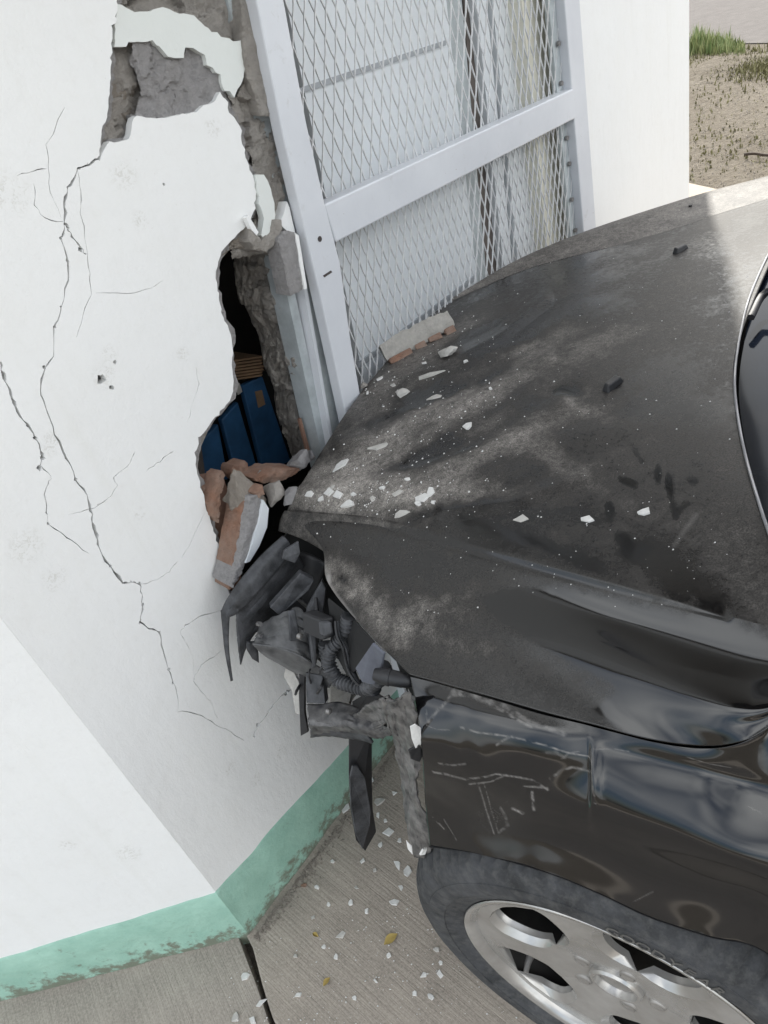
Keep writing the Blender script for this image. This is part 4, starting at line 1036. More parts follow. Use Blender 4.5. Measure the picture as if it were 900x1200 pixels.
# bent grille strip that reaches from the hood's corner to the wall, with its two prongs
sheet('grille_strip', [[(331, 628, .115), (305, 652, .10), (280, 682, .085), (266, 703, .07), (260, 716, .066)],
                       [(337, 633, .125), (312, 660, .112), (286, 690, .098), (271, 710, .083), (264, 718, .078)],
                       [(344, 646, .128), (320, 674, .115), (295, 703, .10), (279, 718, .088), (266, 724, .082)]], M_DPLA, 40, 10, .003)
sheet('grille_prong', [[(259, 715, .066), (261, 735, .064), (264, 765, .062), (270, 798, .060)], [(270, 712, .084), (268, 732, .078), (268, 760, .070), (273, 797, .062)]], M_DPLA, 24, 5, .0025)
sheet('grille_panel', [[(277, 713, .088), (296, 700, .098), (318, 674, .112), (345, 645, .126)], [(277, 735, .082), (291, 722, .090), (315, 696, .100), (352, 655, .118)], [(279, 757, .078), (290, 742, .082), (312, 716, .088), (358, 668, .108)], [(282, 779, .074), (289, 758, .076), (309, 730, .080), (362, 684, .098)]], M_DPLA, 40, 24, .0025, jit=.0015)
sheet('inner_grille', [[(340, 642, .10), (318, 672, .095), (300, 705, .085), (294, 735, .075)], [(365, 650, .12), (345, 690, .10), (325, 720, .09), (308, 745, .08)], [(382, 660, .15), (372, 700, .13), (352, 730, .11), (330, 750, .10)]], M_BLACK, 24, 12, .003)
sheet('grille_prong', [[(289, 752, .10), (290, 762, .10), (295, 771, .095)], [(300, 752, .105), (302, 764, .10), (303, 776, .095)]], M_DPLA, 10, 4, .004)
plate('cavity_shade_plate', [(326, 640, .03), (345, 612, .05), (400, 640, .12), (412, 720, .16), (372, 735, .12), (310, 730, .05)], 0, .004, M_ENG)  # black plate stands in for the shaded depth behind the missing headlight
plate('mounting_arm', [(316, 712, .13), (352, 672, .17), (368, 680, .18), (362, 692, .175), (328, 722, .14)], 0, .012, M_DPLA)
plate('mounting_arm', [(359, 712, .185), (377, 681, .205), (382, 690, .21), (378, 725, .21), (358, 728, .195)], 0, .012, M_DPLA)
plate('mounting_arm', [(333, 645, .15), (350, 634, .16), (352, 648, .165), (346, 660, .16), (331, 655, .15)], 0, .010, M_DPLA)
# headlight shell
sheet('headlight_shell', [[(303, 735, .12), (325, 722, .15), (348, 712, .17), (360, 722, .19), (372, 732, .205)], [(300, 748, .13), (322, 740, .16), (345, 735, .185), (362, 740, .20), (374, 746, .21)],
                          [(298, 755, .135), (322, 757, .17), (345, 764, .20), (360, 772, .21), (372, 778, .22)]], M_HOUS, 36, 20, .003, jit=.005, seed=2.)
sheet('headlight_lens', [[(296, 754, .138), (325, 758, .175), (350, 767, .205), (372, 781, .225), (392, 792, .24)], [(308, 766, .14), (333, 776, .17), (356, 786, .195), (376, 796, .215), (388, 802, .235)], [(330, 779, .13), (345, 788, .15), (360, 795, .175), (376, 803, .20), (386, 806, .225)]], M_HOUS, 36, 14, .0025, jit=.003, seed=7.)
plate('headlight_tab', [(338, 716, .185), (346, 714, .19), (352, 750, .205), (340, 752, .20)], 0, .006, M_DPLA)
plate('headlight_tab', [(362, 738, .215), (370, 736, .22), (371, 782, .225), (366, 784, .22)], 0, .008, M_DPLA)
for (x, y, o) in ((302, 731, .13), (304, 745, .135), (307, 752, .137)):
    p = PO(x, y, o); tube('clip', [p, p + nA * .008 + np.array([0, 0, .003])], .004, M_GPLA, car, 6)
# connector, corrugated hoses and wires
kb = O_([(376, 727, .26), (392, 722, .27), (394, 746, .275), (378, 752, .265)])
prism3('connector', kb, [p - nA * .04 for p in kb], M_BLACK, car, .004)
kb = O_([(379, 731, .268), (389, 728, .276), (391, 743, .28), (381, 747, .272)])
prism3('connector_cap', kb, [p - nA * .012 for p in kb], M_DPLA, car, .003)
def hose(path, r, rings, name='corrugated_hose', mat=M_DPLA):
    L = rings * 4
    return tube(name, path, r, mat, car, 12, L, 30, rfun=lambda i, n: r * (1.0 if i % 4 in (0, 1) else .80))
hose(O_([(408, 722, .30), (405, 738, .295), (397, 752, .285), (386, 763, .275), (384, 780, .27)]), .0105, 14)
hose(O_([(382, 754, .262), (384, 770, .265), (388, 785, .275), (396, 797, .285), (412, 803, .31), (428, 807, .335), (440, 806, .36)]), .0115, 22)
hose(O_([(430, 806, .345), (440, 800, .37), (448, 792, .39), (450, 780, .40)]), .011, 8)
for k, d in enumerate((0, 3, 6)):
    tube('wire', O_([(393 + d, 728, .285), (395 + d, 745, .295), (402 + d, 760, .305), (406 + d, 778, .31), (412 + d, 793, .325), (420 + d * .5, 803, .335)]), .0022, M_BLACK if k != 1 else M_DPLA, car, 6, 30)
tube('wire', O_([(370, 700, .20), (372, 720, .21), (376, 745, .22), (374, 770, .22)]), .003, M_BLACK, car, 6, 20)
plate('support_bracket', [(416, 783, .355), (436, 754, .395), (450, 766, .415), (446, 790, .40), (438, 803, .385), (424, 800, .365)], 0, .004, M_BLUG)
plate('inner_panel', [(385, 700, .25), (415, 725, .31), (440, 752, .37), (432, 775, .355), (408, 790, .31), (392, 760, .27)], .0, .004, M_ENG)
for (x, y, o_) in ((350, 745, .20), (384, 833, .255)):
    p = PO(x, y, o_ + .004); tube('bolt', [p, p + nA * .005, p + nA * .006], .005, M_BOLT, car, 6, rfun=lambda i, n: (.0055, .005, .003)[i])
rw = random.Random(31)
for k in range(22):
    x0, y0 = rw.uniform(345, 440), rw.uniform(690, 800); o_ = .10 + (x0 - 330) * .0024
    L_ = rw.uniform(18, 42); an = rw.uniform(-2.4, -.2); x1, y1 = x0 + L_ * math.cos(an), y0 - L_ * math.sin(an) * .8
    if x0 > 366 + (y0 - 690) * .88 or x1 > 366 + (y1 - 690) * .88 or y1 > 815: continue
    if k % 3: tube('wire', O_([(x0, y0, o_), ((x0 + x1) / 2 + rw.uniform(-6, 6), (y0 + y1) / 2 + rw.uniform(-6, 6), o_ + .02), (x1, y1, o_ + .01)]), rw.uniform(.0012, .0026), M_BLACK, car, 6, 14)
    else: plate('plastic_shard', [(x0, y0, o_), (x0 + rw.uniform(4, 9), y0 + rw.uniform(-3, 3), o_ + .01), (x1 + 3, y1, o_ + .015), (x1, y1 + rw.uniform(-4, 4), o_)], 0, .003, M_DPLA if k % 2 else M_BLACK)
# lamp bulb with its dark collar
b0, b1 = PO(448, 792, .415), PO(486, 800, .455)
ax = (b1 - b0)
tube('bulb_holder', [b0 - ax * .25, b0, b0 + ax * .25], .017, M_BLACK, car, 14, rfun=lambda i, n: (.008, .011, .0115)[i])
tube('lamp_bulb', [b0 + ax * .05, b0 + ax * .15, b0 + ax * .3, b0 + ax * .6, b0 + ax * .85, b0 + ax * 1.0], .018, M_BLACK, car, 16, rfun=lambda i, n: (.008, .010, .0105, .010, .008, .004)[i])
tube('bulb_ring', [b0 + ax * .0, b0 + ax * .06], .0105, M_BULB, car, 16)
# crushed bumper beam and its uprights
sheet('bumper_beam', [[(359, 826, .20), (385, 824, .235), (412, 826, .275), (440, 838, .33), (458, 842, .38)], [(362, 846, .225), (388, 848, .26), (412, 850, .30), (438, 852, .345), (460, 856, .39)], [(365, 862, .205), (390, 857, .24), (415, 858, .275), (430, 862, .31), (458, 862, .37)]], M_GPLA, 60, 16, .004, jit=.010, seed=3.)
sheet('bumper_beam_fold', [[(362, 848, .215), (385, 850, .245), (410, 851, .28), (432, 858, .32)], [(366, 864, .20), (388, 862, .23), (410, 866, .265), (436, 871, .315)]], M_DPLA, 40, 6, .003, jit=.008, seed=5.)
sheet('bumper_beam_fold', [[(416, 838, .30), (430, 828, .34), (445, 820, .38), (455, 816, .41)], [(425, 848, .31), (440, 840, .35), (452, 832, .39), (462, 826, .42)], [(430, 858, .33), (446, 852, .365), (458, 846, .40), (468, 840, .43)]], M_TORN, 40, 12, .003, jit=.010, seed=8.)
plate('beam_upright', [(358, 788, .20), (378, 792, .225), (381, 825, .235), (359, 824, .205)], 0, .02, M_DPLA)
plate('beam_strip', [(350, 788, .17), (357, 790, .18), (356, 835, .18), (361, 858, .18), (352, 863, .165), (350, 820, .165)], 0, .006, M_BLACK)
plate('broken_shell', [(334, 783, .10), (343, 786, .12), (350, 800, .14), (352, 838, .15), (346, 836, .14), (341, 808, .12), (332, 793, .10)], 0, .006, M_CHIPG)
plate('reservoir', [(384, 802, .19), (416, 806, .22), (420, 815, .22), (412, 824, .22), (412, 832, .22), (383, 826, .19)], 0, .03, M_CHIPG, bev=.006)
plate('dark_bracket', [(412, 822, .25), (436, 808, .30), (448, 815, .35), (436, 832, .32), (414, 838, .26)], 0, .02, M_BLACK)
# torn skin of the bumper hanging down in front of the fender
sheet('bumper_skin', [[(447, 818, .43), (456, 850, .425), (467, 885, .42), (474, 930, .42), (479, 970, .43), (486, 1003, .44)], [(464, 822, .455), (470, 850, .445), (476, 885, .44), (481, 930, .44), (487, 970, .45), (494, 1004, .455)], [(479, 808, .475), (486, 850, .47), (488, 885, .465), (489, 930, .465), (498, 960, .47), (509, 992, .475)]], M_TORN, 70, 22, .003, jit=.009, seed=1.)
plate('paint_flake', [(481, 852, .487), (487, 849, .49), (493, 853, .49), (494, 872, .49), (487, 877, .488), (483, 866, .487)], 0, .0015, M_CHIP, bev=0)
plate('torn_tab', [(479, 880, .485), (492, 872, .49), (497, 884, .49), (492, 894, .485), (482, 890, .482)], 0, .003, M_BLACK)
plate('bumper_shard', [(476, 985, .455), (483, 992, .46), (484, 1003, .46), (478, 996, .455)], 0, .003, M_CHIP)
plate('bumper_shard', [(492, 1003, .47), (496, 996, .475), (501, 994, .475), (499, 1002, .475)], 0, .003, M_CHIP)
# strip that hangs straight down
plate('hanging_strip', [(409, 850, .262), (436, 852, .285), (436, 920, .268), (437, 950, .262), (441, 975, .258), (428, 998, .25), (417, 985, .25), (411, 950, .254), (409, 910, .258)], 0, .006, M_BLACK)
plate('hanging_strip_end', [(413, 898, .271), (419, 897, .275), (428, 912, .279), (435, 950, .274), (434, 966, .268), (425, 996, .258), (417, 978, .260), (411, 945, .264), (410, 912, .268)], 0, .004, M_DPLA)

# ================================================================== things inside the breach
crate = empty('blue_crate', PO(280, 550, -.36), 'dark blue slatted crate standing inside the breach', 'crate')
for px in ([(234, 519), (256, 497), (268, 562), (240, 564)], [(260, 492), (279, 471), (303, 552), (277, 556)], [(284, 452), (308, 441), (341, 540), (310, 556)]):
    pprism('slat', px, -.30, -.315, M_BLUE, crate, .003)
pprism('side_board', [(231, 528), (236, 522), (246, 570), (236, 572)], -.30, -.33, M_WOOD, crate)
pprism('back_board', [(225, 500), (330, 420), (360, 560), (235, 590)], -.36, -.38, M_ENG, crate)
pprism('paper_label', [(299, 459), (307, 457), (311, 474), (303, 478)], -.298, -.2995, M_SACK, crate)
pprism('paper_label', [(276, 452), (281, 449), (284, 459), (279, 463)], -.298, -.2995, M_CHIPG, crate)
sack = empty('folded_cardboard', PO(290, 446, -.33), 'stack of folded brown card on top of the blue crate', 'cardboard')
for k in range(7):
    y = 446 - k * 3.6
    pprism('card_sheet', [(274 + random.uniform(-1, 1), y), (308 + random.uniform(-2, 2), y - 5), (308, y - 2.4 - 5), (274, y - 2.4)], -.29 - random.uniform(0, .008), -.42, M_SACK, sack)
# ================================================================== rubble
def rock(name, c, size, mat, seed, axes=None, sub=2, facet=.35, label=None, cat=None, group=None, parent=None):
    bm = bmesh.new(); bmesh.ops.create_icosphere(bm, subdivisions=sub, radius=1.)
    rnd = random.Random(seed); cuts = [(Vector((rnd.gauss(0, 1), rnd.gauss(0, 1), rnd.gauss(0, 1))).normalized(), rnd.uniform(.45, .85)) for _ in range(9)]
    A_ = axes if axes is not None else np.eye(3)
    V = []
    for v in bm.verts:
        p = v.co.copy()
        for n, d in cuts:
            k = p.dot(n) - d
            if k > 0: p -= n * k
        p *= 1 + .17 * fbm(p * 3.1 + Vector((seed, 0, 0)), 5)
        q = np.array(p) * np.array(size); V.append(np.array(c) + A_[0] * q[0] + A_[1] * q[1] + A_[2] * q[2])
    F = [tuple(v.index for v in f.verts) for f in bm.faces]; bm.free()
    o = mesh(name, V, F, mat, parent, facet * 100)
    return tag(o, label, cat, group)
wallax = [dA, np.array([0, 0, 1.]), nA]
def tiltax(a, b=0.):
    M = Matrix.Rotation(rad(a), 3, Vector(nA)) @ Matrix.Rotation(rad(b), 3, Vector(dA))
    return [np.array(M @ Vector(x)) for x in wallax]
rock('mortar_lump', PO(284, 582, .025), (.032, .050, .034), M_RUB, 11, tiltax(12), 4, .3, 'large brown-grey mortar lump wedged upright in the breach', 'mortar')
rock('mortar_chunk', PO(322, 578, .055), (.026, .028, .024), M_MORT, 12, tiltax(-20), 3, .3, 'pale grey mortar chunk against the corner of the hood', 'mortar')
rock('mortar_chunk', PO(350, 540, .02), (.026, .016, .02), M_MORT2, 13, tiltax(10), 3, .3, 'light grey mortar stone between the hood and broken wall edge', 'mortar')
rock('mortar_chunk', PO(303, 557, .01), (.012, .011, .012), M_MORT, 14, tiltax(0), 2, .3, 'small grey mortar lump beside the flat terracotta tile', 'mortar')
rock('mortar_chunk', PO(364, 534, .02), (.012, .009, .01), M_MORT2, 15, tiltax(30), 2, .3, 'tiny mortar stone at the foot of the broken wall edge', 'mortar')
rock('mortar_chunk', PO(340, 582, .075), (.020, .014, .014), M_MORT2, 16, tiltax(25), 3, .3, 'flat grey mortar piece on the front edge of the hood', 'mortar')
def frag(name, px, th, mat, label, cat, group=None, seed=0, ridges=True):
    o = rough_prism(name, [(x, y) for x, y in px[0]], px[1], px[1] - th, mat, None, .0035, seed, .0032)
    return tag(o, label, cat, group)
frag('brick_fragment', ([(257, 556), (262, 552), (266, 556), (260, 580), (257, 612), (250, 606), (248, 590)], .015), .03, M_TERRA, 'narrow upright terracotta brick sliver left of the mortar lump', 'brick', seed=21)
frag('brick_fragment', ([(272, 548), (287, 540), (292, 546), (289, 558), (280, 566), (274, 560)], -.01), .03, M_TERRA, 'terracotta brick bit behind the mortar lump', 'brick', seed=22)
frag('brick_fragment', ([(296, 562), (322, 549), (352, 549), (348, 556), (330, 564), (312, 567)], .03), .05, M_TERRA, 'flat orange terracotta tile lying across the breach', 'brick', seed=23)
frag('brick_fragment', ([(236, 571), (250, 564), (252, 574), (238, 580)], -.012), .03, M_TERRA, 'small terracotta stub at the plaster edge of the breach', 'brick', seed=24)
frag('brick_fragment', ([(298, 578), (308, 568), (310, 580), (302, 586)], .06), .02, M_TERRA, 'small reddish brick crumb above the plaster slab', 'brick', seed=26)
# the slab of wall that leans out: terracotta edge, mortar bed, painted face
slab_t = empty('wall_slab', PO(285, 690, .06), 'fallen slab of wall with white face, mortar bed and terracotta edge', 'wall fragment')
rough_prism('terracotta_layer', [(287, 585), (295, 580), (290, 620), (282, 660), (274, 690), (270, 692), (272, 665), (276, 640), (282, 610)], .045, .005, M_TERRA, slab_t, .0015, 31)
rough_prism('mortar_layer', [(294, 581), (304, 580), (310, 588), (302, 616), (294, 648), (282, 676), (273, 688), (280, 660), (288, 620)], .058, .006, M_MORT2, slab_t, .0025, 32)
pprism('painted_face', [(309, 586), (315, 596), (313, 618), (304, 640), (293, 658), (288, 660), (296, 636), (303, 612)], .062, .02, M_SHEET, slab_t)
# mortar slab with terracotta ribs lying on the hood
def hood_slab():
    pa, n = hit(452, 424); pb, _ = hit(532, 384)
    e = pb - pa; Ls = np.linalg.norm(e); e /= Ls; up = np.array([0, 0, 1.]); sd_ = np.cross(up, e); sd_ = sd_ if sd_.dot(nA) < 0 else -sd_
    up2 = np.cross(e, sd_); up2 = up2 if up2[2] > 0 else -up2
    up2 = up2 * .8 + sd_ * .6; up2 /= np.linalg.norm(up2); sd2 = np.cross(e, up2); sd2 = sd2 if sd2.dot(nA) < 0 else -sd2
    t = empty('mortar_slab', (pa + pb) / 2, 'long grey mortar slab with terracotta ribs lying on the hood by the gate', 'wall fragment')
    N, V, F = 26, [], []
    for i in range(N):
        x = i / (N - 1); p = pa + e * (Ls * x + .003 * fbm((x * 9, 0, 0), 3)) + up2 * .012
        w_ = .030 * (1 - .25 * (2 * x - 1) ** 4) + .004 * fbm((x * 11, 3, 0), 3); h_ = .016 + .002 * fbm((x * 13, 5, 0), 3)
        for a, b in ((-1, -.6), (-1, .8), (-.5, 1), (.5, 1.05), (1, .9), (1, -.4)):
            V.append(p + up2 * (a * w_) * .68 + up2 * .006 + sd2 * (-b * h_) + np.array(noise.noise_vector(Vector(p * 90 + a * 3.))) * .0030)
    for i in range(N - 1):
        for k in range(6): F.append((i * 6 + k, i * 6 + (k + 1) % 6, i * 6 + 6 + (k + 1) % 6, i * 6 + 6 + k))
    F += [tuple(range(6))[::-1], tuple((N - 1) * 6 + k for k in range(6))]
    o = mesh('mortar_bed', V, F, M_BED, t, 45); fix_normals(o)
    for x0, x1, hh in ((.02, .34, .010), (.40, .55, .007), (.60, .78, .006), (.84, .98, .018)):
        q = [pa + e * Ls * x0, pa + e * Ls * x1]
        fr_ = [q[0] - up2 * (.004 + hh * .4), q[1] - up2 * (.004 + hh), q[1] + up2 * .003, q[0] + up2 * .003]
        prism3('rib', [p_ - sd2 * .020 for p_ in fr_], [p_ + sd2 * .004 for p_ in fr_], M_TERRA, t, .002)
hood_slab()
# ---- stones and chips on the hood
def flake(p, n, L, Wd, th, mat, seed, ang, label, cat, group, name='plaster_chip', lift=0.):
    rnd = random.Random(seed); n = n / np.linalg.norm(n)
    e = np.cross(n, [.3, .8, .1]); e /= np.linalg.norm(e); f = np.cross(n, e)
    a1 = e * math.cos(ang) + f * math.sin(ang); a2 = np.cross(n, a1)
    tn = n + a1 * rnd.uniform(-.15, .15) + a2 * rnd.uniform(-.15, .15); tn /= np.linalg.norm(tn)
    m = rnd.randint(4, 7); pts = []
    for k in range(m):
        t = 2 * math.pi * (k + rnd.uniform(-.28, .28)) / m; r = rnd.uniform(.5, 1.15); pts.append(a1 * (L * .5 * r * math.cos(t)) + a2 * (Wd * .5 * r * math.sin(t)))
    b = p + n * lift
    top_ = [b + q * .93 + tn * th * rnd.uniform(.75, 1.1) + n * q.dot(tn - n) * .5 for q in pts]; bot = [b + q - n * .0006 for q in pts]
    o = prism3(name, top_, bot, mat); return tag(o, label, cat, group)
G1 = 'white plaster chips on the hood'
def on_hood(x, y, lpx, wpx, deg, mat, seed, label, cat='plaster chip', group=None, th=.004, name='plaster_chip'):
    p, n = hit(x, y); sc = np.linalg.norm(p - CAM) / 900.
    # image angle to a direction on the surface
    q, _ = hit(x + 6 * math.cos(rad(deg)), y + 6 * math.sin(rad(deg))); a1 = q - p; a1 /= np.linalg.norm(a1)
    e = np.cross(n, [.3, .8, .1]); e /= np.linalg.norm(e); f = np.cross(n, e)
    flake(p, n, lpx * sc * 1.15, wpx * sc * 1.5, th, mat, seed, math.atan2(a1.dot(f), a1.dot(e)), label, cat, group, name)
p, n = hit(526, 417); rock('stone', p + n * .006, (.021, .015, .010), M_CHIPG, 41, None, 3, .3, 'rounded pale stone below the mortar slab on the hood', 'stone')
p, n = hit(423, 453); rock('stone', p + n * .006, (.009, .009, .010), M_MORT, 42, None, 2, .3, 'small grey stone on the hood at the gate stile', 'stone')
p, n = hit(472, 462); rock('stone', p + n * .002, (.019, .012, .007), M_CHIPG, 43, None, 2, .3, 'pointed grey mortar flake on the hood below the mortar slab', 'stone')
on_hood(504, 440, 30, 6, -18, M_CHIPG, 51, 'thin grey sliver of plaster beside the rounded stone', th=.004)
on_hood(448, 523, 30, 8, -25, M_CHIPG, 53, 'dusty beige plaster flake half sunk in dust on the hood', th=.003)
LBL = 'white plaster chip lying on the dusty black hood'
for i, (x, y, a, b, d) in enumerate([(510, 466, 18, 7, -20), (548, 500, 14, 11, -50), (400, 545, 28, 15, -30), (409, 590, 20, 11, -25), (472, 602, 20, 9, -12), (496, 583, 22, 11, -15), (505, 577, 14, 9, 10), (490, 591, 9, 6, 5), (611, 609, 24, 10, 0), (689, 609, 20, 8, 3), (755, 600, 14, 8, -15),
                                     (449, 572, 10, 5, -30), (466, 578, 16, 6, -25), (478, 562, 8, 5, 0), (384, 578, 18, 9, -20), (397, 580, 14, 8, -10), (390, 571, 12, 5, -30), (376, 585, 9, 6, 0), (362, 580, 13, 7, -10), (415, 579, 8, 5, 0), (437, 585, 8, 6, 0), (508, 589, 6, 5, 0), (446, 444, 12, 6, -40), (431, 461, 10, 5, 30), (461, 452, 8, 5, 0), (497, 426, 8, 4, 0), (546, 424, 5, 4, 0), (575, 456, 6, 4, 0)]):
    lb = LBL
    if x < 420 and y > 565: lb = 'white plaster chip in the cluster at the front edge of the hood'
    elif x < 520 and y > 555: lb = 'white plaster chip in the scatter along the hood crease behind the front edge'
    elif y < 470: lb = 'white plaster chip on the hood between the mortar slab and the gate'
    elif (x, y) == (611, 609): lb = 'largest white plaster chip on the bare middle of the hood'
    elif (x, y) == (689, 609): lb = 'oblong white plaster chip on the hood just left of the wiped finger marks'
    elif (x, y) == (755, 600): lb = 'white plaster chip on the hood right among the wiped finger marks'
    elif (x, y) == (400, 545): lb = 'long white plaster flake on the steep left shoulder of the hood'
    elif (x, y) == (548, 500): lb = 'lone wedge shaped white chip in the dust above the hood crease'
    on_hood(x, y, a, b, d, M_CHIP if i % 4 else M_CHIPG, 60 + i, lb, 'plaster chip', G1, .0016 + .0006 * (i % 4))
# crumbs on the hood too small to tell apart
def crumbs(name, pts, parent=None, mat=M_CHIP):
    V, F = [], []
    for (p, n, r) in pts:
        b = len(V); rnd = random.random() * 6.28
        for k in range(4):
            t = rnd + k * math.pi / 2; V.append(p + np.array([math.cos(t) * r, math.sin(t) * r * .8, -.0003]))
        V.append(p + n * r * .9); F += [(b + k, b + (k + 1) % 4, b + 4) for k in range(4)]
    o = mesh(name, V, F, mat, None, None, org=(0, 0, 0)); return o
cp = []
rnd = random.Random(99)
while len(cp) < 640:
    k = rnd.random()
    if k < .2: x, y = rnd.gauss(430, 50), rnd.gauss(575, 20)
    elif k < .55: x, y = rnd.gauss(500, 60), rnd.gauss(470, 60)
    else: x, y = rnd.uniform(350, 860), rnd.uniform(300, 720)
    d = Vector(ray(x, y)).normalized(); r = BV.ray_cast(Vector(CAM), d, 20)
    if r[0] is None: continue
    cp.append((np.array(r[0]), np.array([0, 0, 1.]), rnd.choice((.0006, .0007, .0008, .001, .001, .0013, .0018)) * (1.2 if k < .55 else .9)))
o = crumbs('plaster_crumbs', cp); tag(o, 'scatter of tiny plaster crumbs over the dusty hood', 'plaster crumbs', None, 'stuff')
# ---- chips on the pavement
G2 = 'white plaster chips on the pavement'; LB2 = 'white plaster chip lying on the brushed concrete pavement'
UPV = np.array([0, 0, 1.])
gl = [(401, 1096, 13, 10, 30), (455, 975, 18, 9, -10), (478, 1022, 15, 9, 40), (466, 1013, 12, 8, 60), (462, 1057, 9, 8, 0), (445, 940, 12, 8, -60), (443, 955, 8, 5, 0), (452, 962, 8, 5, 20), (405, 948, 12, 9, -50), (287, 1143, 11, 7, 40), (276, 1192, 9, 8, 70), (296, 1196, 8, 5, -20), (305, 1175, 6, 12, 80), (350, 1165, 7, 5, 0), (394, 1122, 6, 4, 30), (418, 1040, 6, 5, 10), (411, 1058, 7, 5, 0),
      (430, 1068, 5, 4, 0), (385, 1060, 5, 4, 0), (497, 1143, 8, 5, 60), (512, 1113, 7, 6, 20), (517, 1128, 5, 4, 0), (505, 1168, 6, 6, 30), (486, 1165, 5, 4, 0), (515, 1140, 9, 7, 30), (440, 1020, 5, 4, 0), (425, 1010, 6, 5, 0), (470, 1040, 7, 5, 10), (390, 1010, 5, 4, 0), (372, 1040, 5, 4, 0), (367, 1075, 4, 4, 0), (455, 1120, 5, 4, 0), (440, 1150, 5, 4, 0), (415, 1170, 6, 4, 0), (380, 1110, 5, 4, 0), (347, 1120, 5, 4, 0), (446, 990, 7, 5, 10), (462, 930, 6, 5, 0), (436, 915, 6, 5, 0), (468, 985, 6, 5, 0)]
for i, (x, y, a, b, d) in enumerate(gl):
    p = PZ(x, y, .0005); sc = np.linalg.norm(p - CAM) / 900.
    flake(p, UPV, a * sc * 1.1, b * sc * 1.25, (.0018 + .0012 * (i % 3)), M_CHIP if i % 5 else M_CHIPG, 200 + i, rad(d * 1.3 + 17 * i), ('white plaster chip beside the dark joint between the pavement slabs' if x < 320 else 'white plaster chip on the pavement close to the tyre' if x > 480 else 'white plaster chip on the pavement around the hanging black strip' if y < 1005 else LB2 + ' between green band and wheel'), 'plaster chip', G2)
p = PZ(357, 1038, .001); flake(p, UPV, .020, .014, .005, M_TERRA, 7, .4, 'small orange brick crumb on the pavement by the green band', 'brick', None, 'brick_fragment')
for i, (x, y, a, lb) in enumerate([(458, 1101, 17, 'pale yellow dry leaf on the pavement between plaster chips'), (543, 1121, 13, 'brownish yellow leaf on the pavement against the tyre'), (383, 1151, 10, 'greenish yellow leaf near the pavement joint'), (370, 1096, 8, 'small brown leaf on the pavement near the green band')]):
    p = PZ(x, y, .001); sc = np.linalg.norm(p - CAM) / 900. * a
    a1 = np.array([math.cos(i * 1.7 + .4), math.sin(i * 1.7 + .4), 0]); a2 = np.array([-a1[1], a1[0], 0])
    rows = [[p + a1 * sc * (t - .5) + a2 * sc * .27 * s * math.sin(math.pi * min(max(t, .02), .98)) + UPV * (.0015 + .004 * abs(s) * math.sin(math.pi * t)) for t in np.linspace(0, 1, 9)] for s in (-1, 0, 1)]
    o = grid_mesh('leaf', np.array(rows), M_LEAF, None, 60); tag(o, lb, 'leaf')
cp = []
for _ in range(900):
    k = rnd.random()
    if k < .5: x, y = rnd.gauss(425, 40), rnd.gauss(1000, 60)
    else: x, y = rnd.uniform(250, 620), rnd.uniform(900, 1200)
    p = PZ(x, y, .0008)
    if (p - A0).dot(nA) < .02 or (p - A0).dot(nB) < .02: continue
    cp.append((p, UPV, rnd.choice((.0008, .001, .001, .0014, .002))))
o = crumbs('pavement_crumbs', cp); tag(o, 'scatter of tiny plaster crumbs over the pavement', 'plaster crumbs', None, 'stuff')
cp = []
for _ in range(1300):
    s = rnd.uniform(0, .62); q = WP(s, .001, .018 + abs(rnd.gauss(0, .012))); cp.append((q, UPV, rnd.choice((.001, .0015, .002, .003))))
o = crumbs('base_grit', cp, None, M_RUB); tag(o, 'line of dark grit along the foot of the green band', 'grit', None, 'stuff')

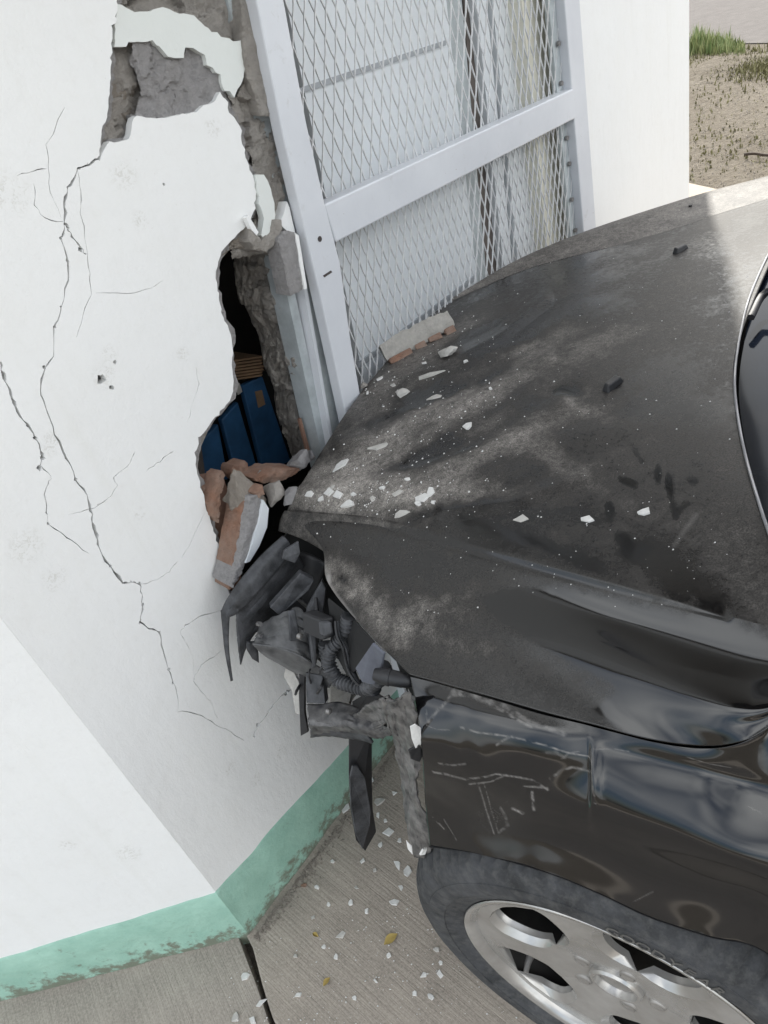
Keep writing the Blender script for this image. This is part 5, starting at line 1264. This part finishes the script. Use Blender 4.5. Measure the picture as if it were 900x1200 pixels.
# ================================================================== far ground: grass, twig, pebbles
def grass(name, spots, label, mat, seed, lean=.35):
    rnd = random.Random(seed); V, F, T = [], [], []
    for (cx, cy, cz, h) in spots:
        a = rnd.uniform(0, 6.28); l = rnd.uniform(.1, lean) * h; wd = rnd.uniform(.004, .008); t = rnd.random()
        d = np.array([math.cos(a), math.sin(a), 0]); s_ = np.array([-d[1], d[0], 0]) * wd; p = np.array([cx, cy, cz]); b = len(V)
        V += [p - s_, p + s_, p + d * l * .3 + UPV * h * .55 + s_ * .7, p + d * l * .3 + UPV * h * .55 - s_ * .7, p + d * l + UPV * h]
        F += [(b, b + 1, b + 2, b + 3), (b + 3, b + 2, b + 4)]; T += [t] * 5
    o = mesh(name, V, F, mat, None, None, org=(0, 0, 0)); set_attr(o, 'tint', T); return tag(o, label, 'grass', None, 'stuff')
sp = []
for _ in range(2100):
    x, y = rnd.uniform(796, 872), rnd.gauss(60, 3.5); p = PZ(x, y, -.04); sp.append((p[0], p[1], -.05, rnd.uniform(.04, .27) * (.65 + .5 * fbm((x * .09, y * .1, 2), 3)) * (1 - max(0, (x - 845) / 40.))))
grass('tall_grass', sp, 'green grass tuft at the edge of the road', M_GRASS, 3)
sp = []
for _ in range(3800):
    x, y = rnd.uniform(796, 960), rnd.gauss(80, 7) - max(0, x - 850) * .12; p = PZ(x, y, -.04); sp.append((p[0], p[1], -.05, rnd.uniform(.02, .06)))
for _ in range(900):
    x, y = rnd.uniform(796, 960), rnd.uniform(80, 215); p = PZ(x, y, -.04); sp.append((p[0], p[1], -.05, rnd.uniform(.01, .03)))
grass('short_grass', sp, 'thin olive grass on the sandy verge', M_DRYG, 4, .8)
tw = [PZ(x, y, -.02) for x, y in ((872, 181), (884, 180), (902, 182), (925, 180))]
o = tube('twig', tw, .008, M_TWIG, None, 6, 14); tag(o, 'dark twig lying on the bare dirt behind the car', 'twig')
cp = []
for _ in range(1500):
    p = PZ(rnd.uniform(796, 960), rnd.uniform(85, 225), -.035); cp.append((p, UPV, rnd.choice((.003, .004, .005, .008))))
o = crumbs("dirt_pebbles", cp, None, M_RUB); tag(o, 'scatter of small stones and clods over the dirt', 'pebbles', None, 'stuff')
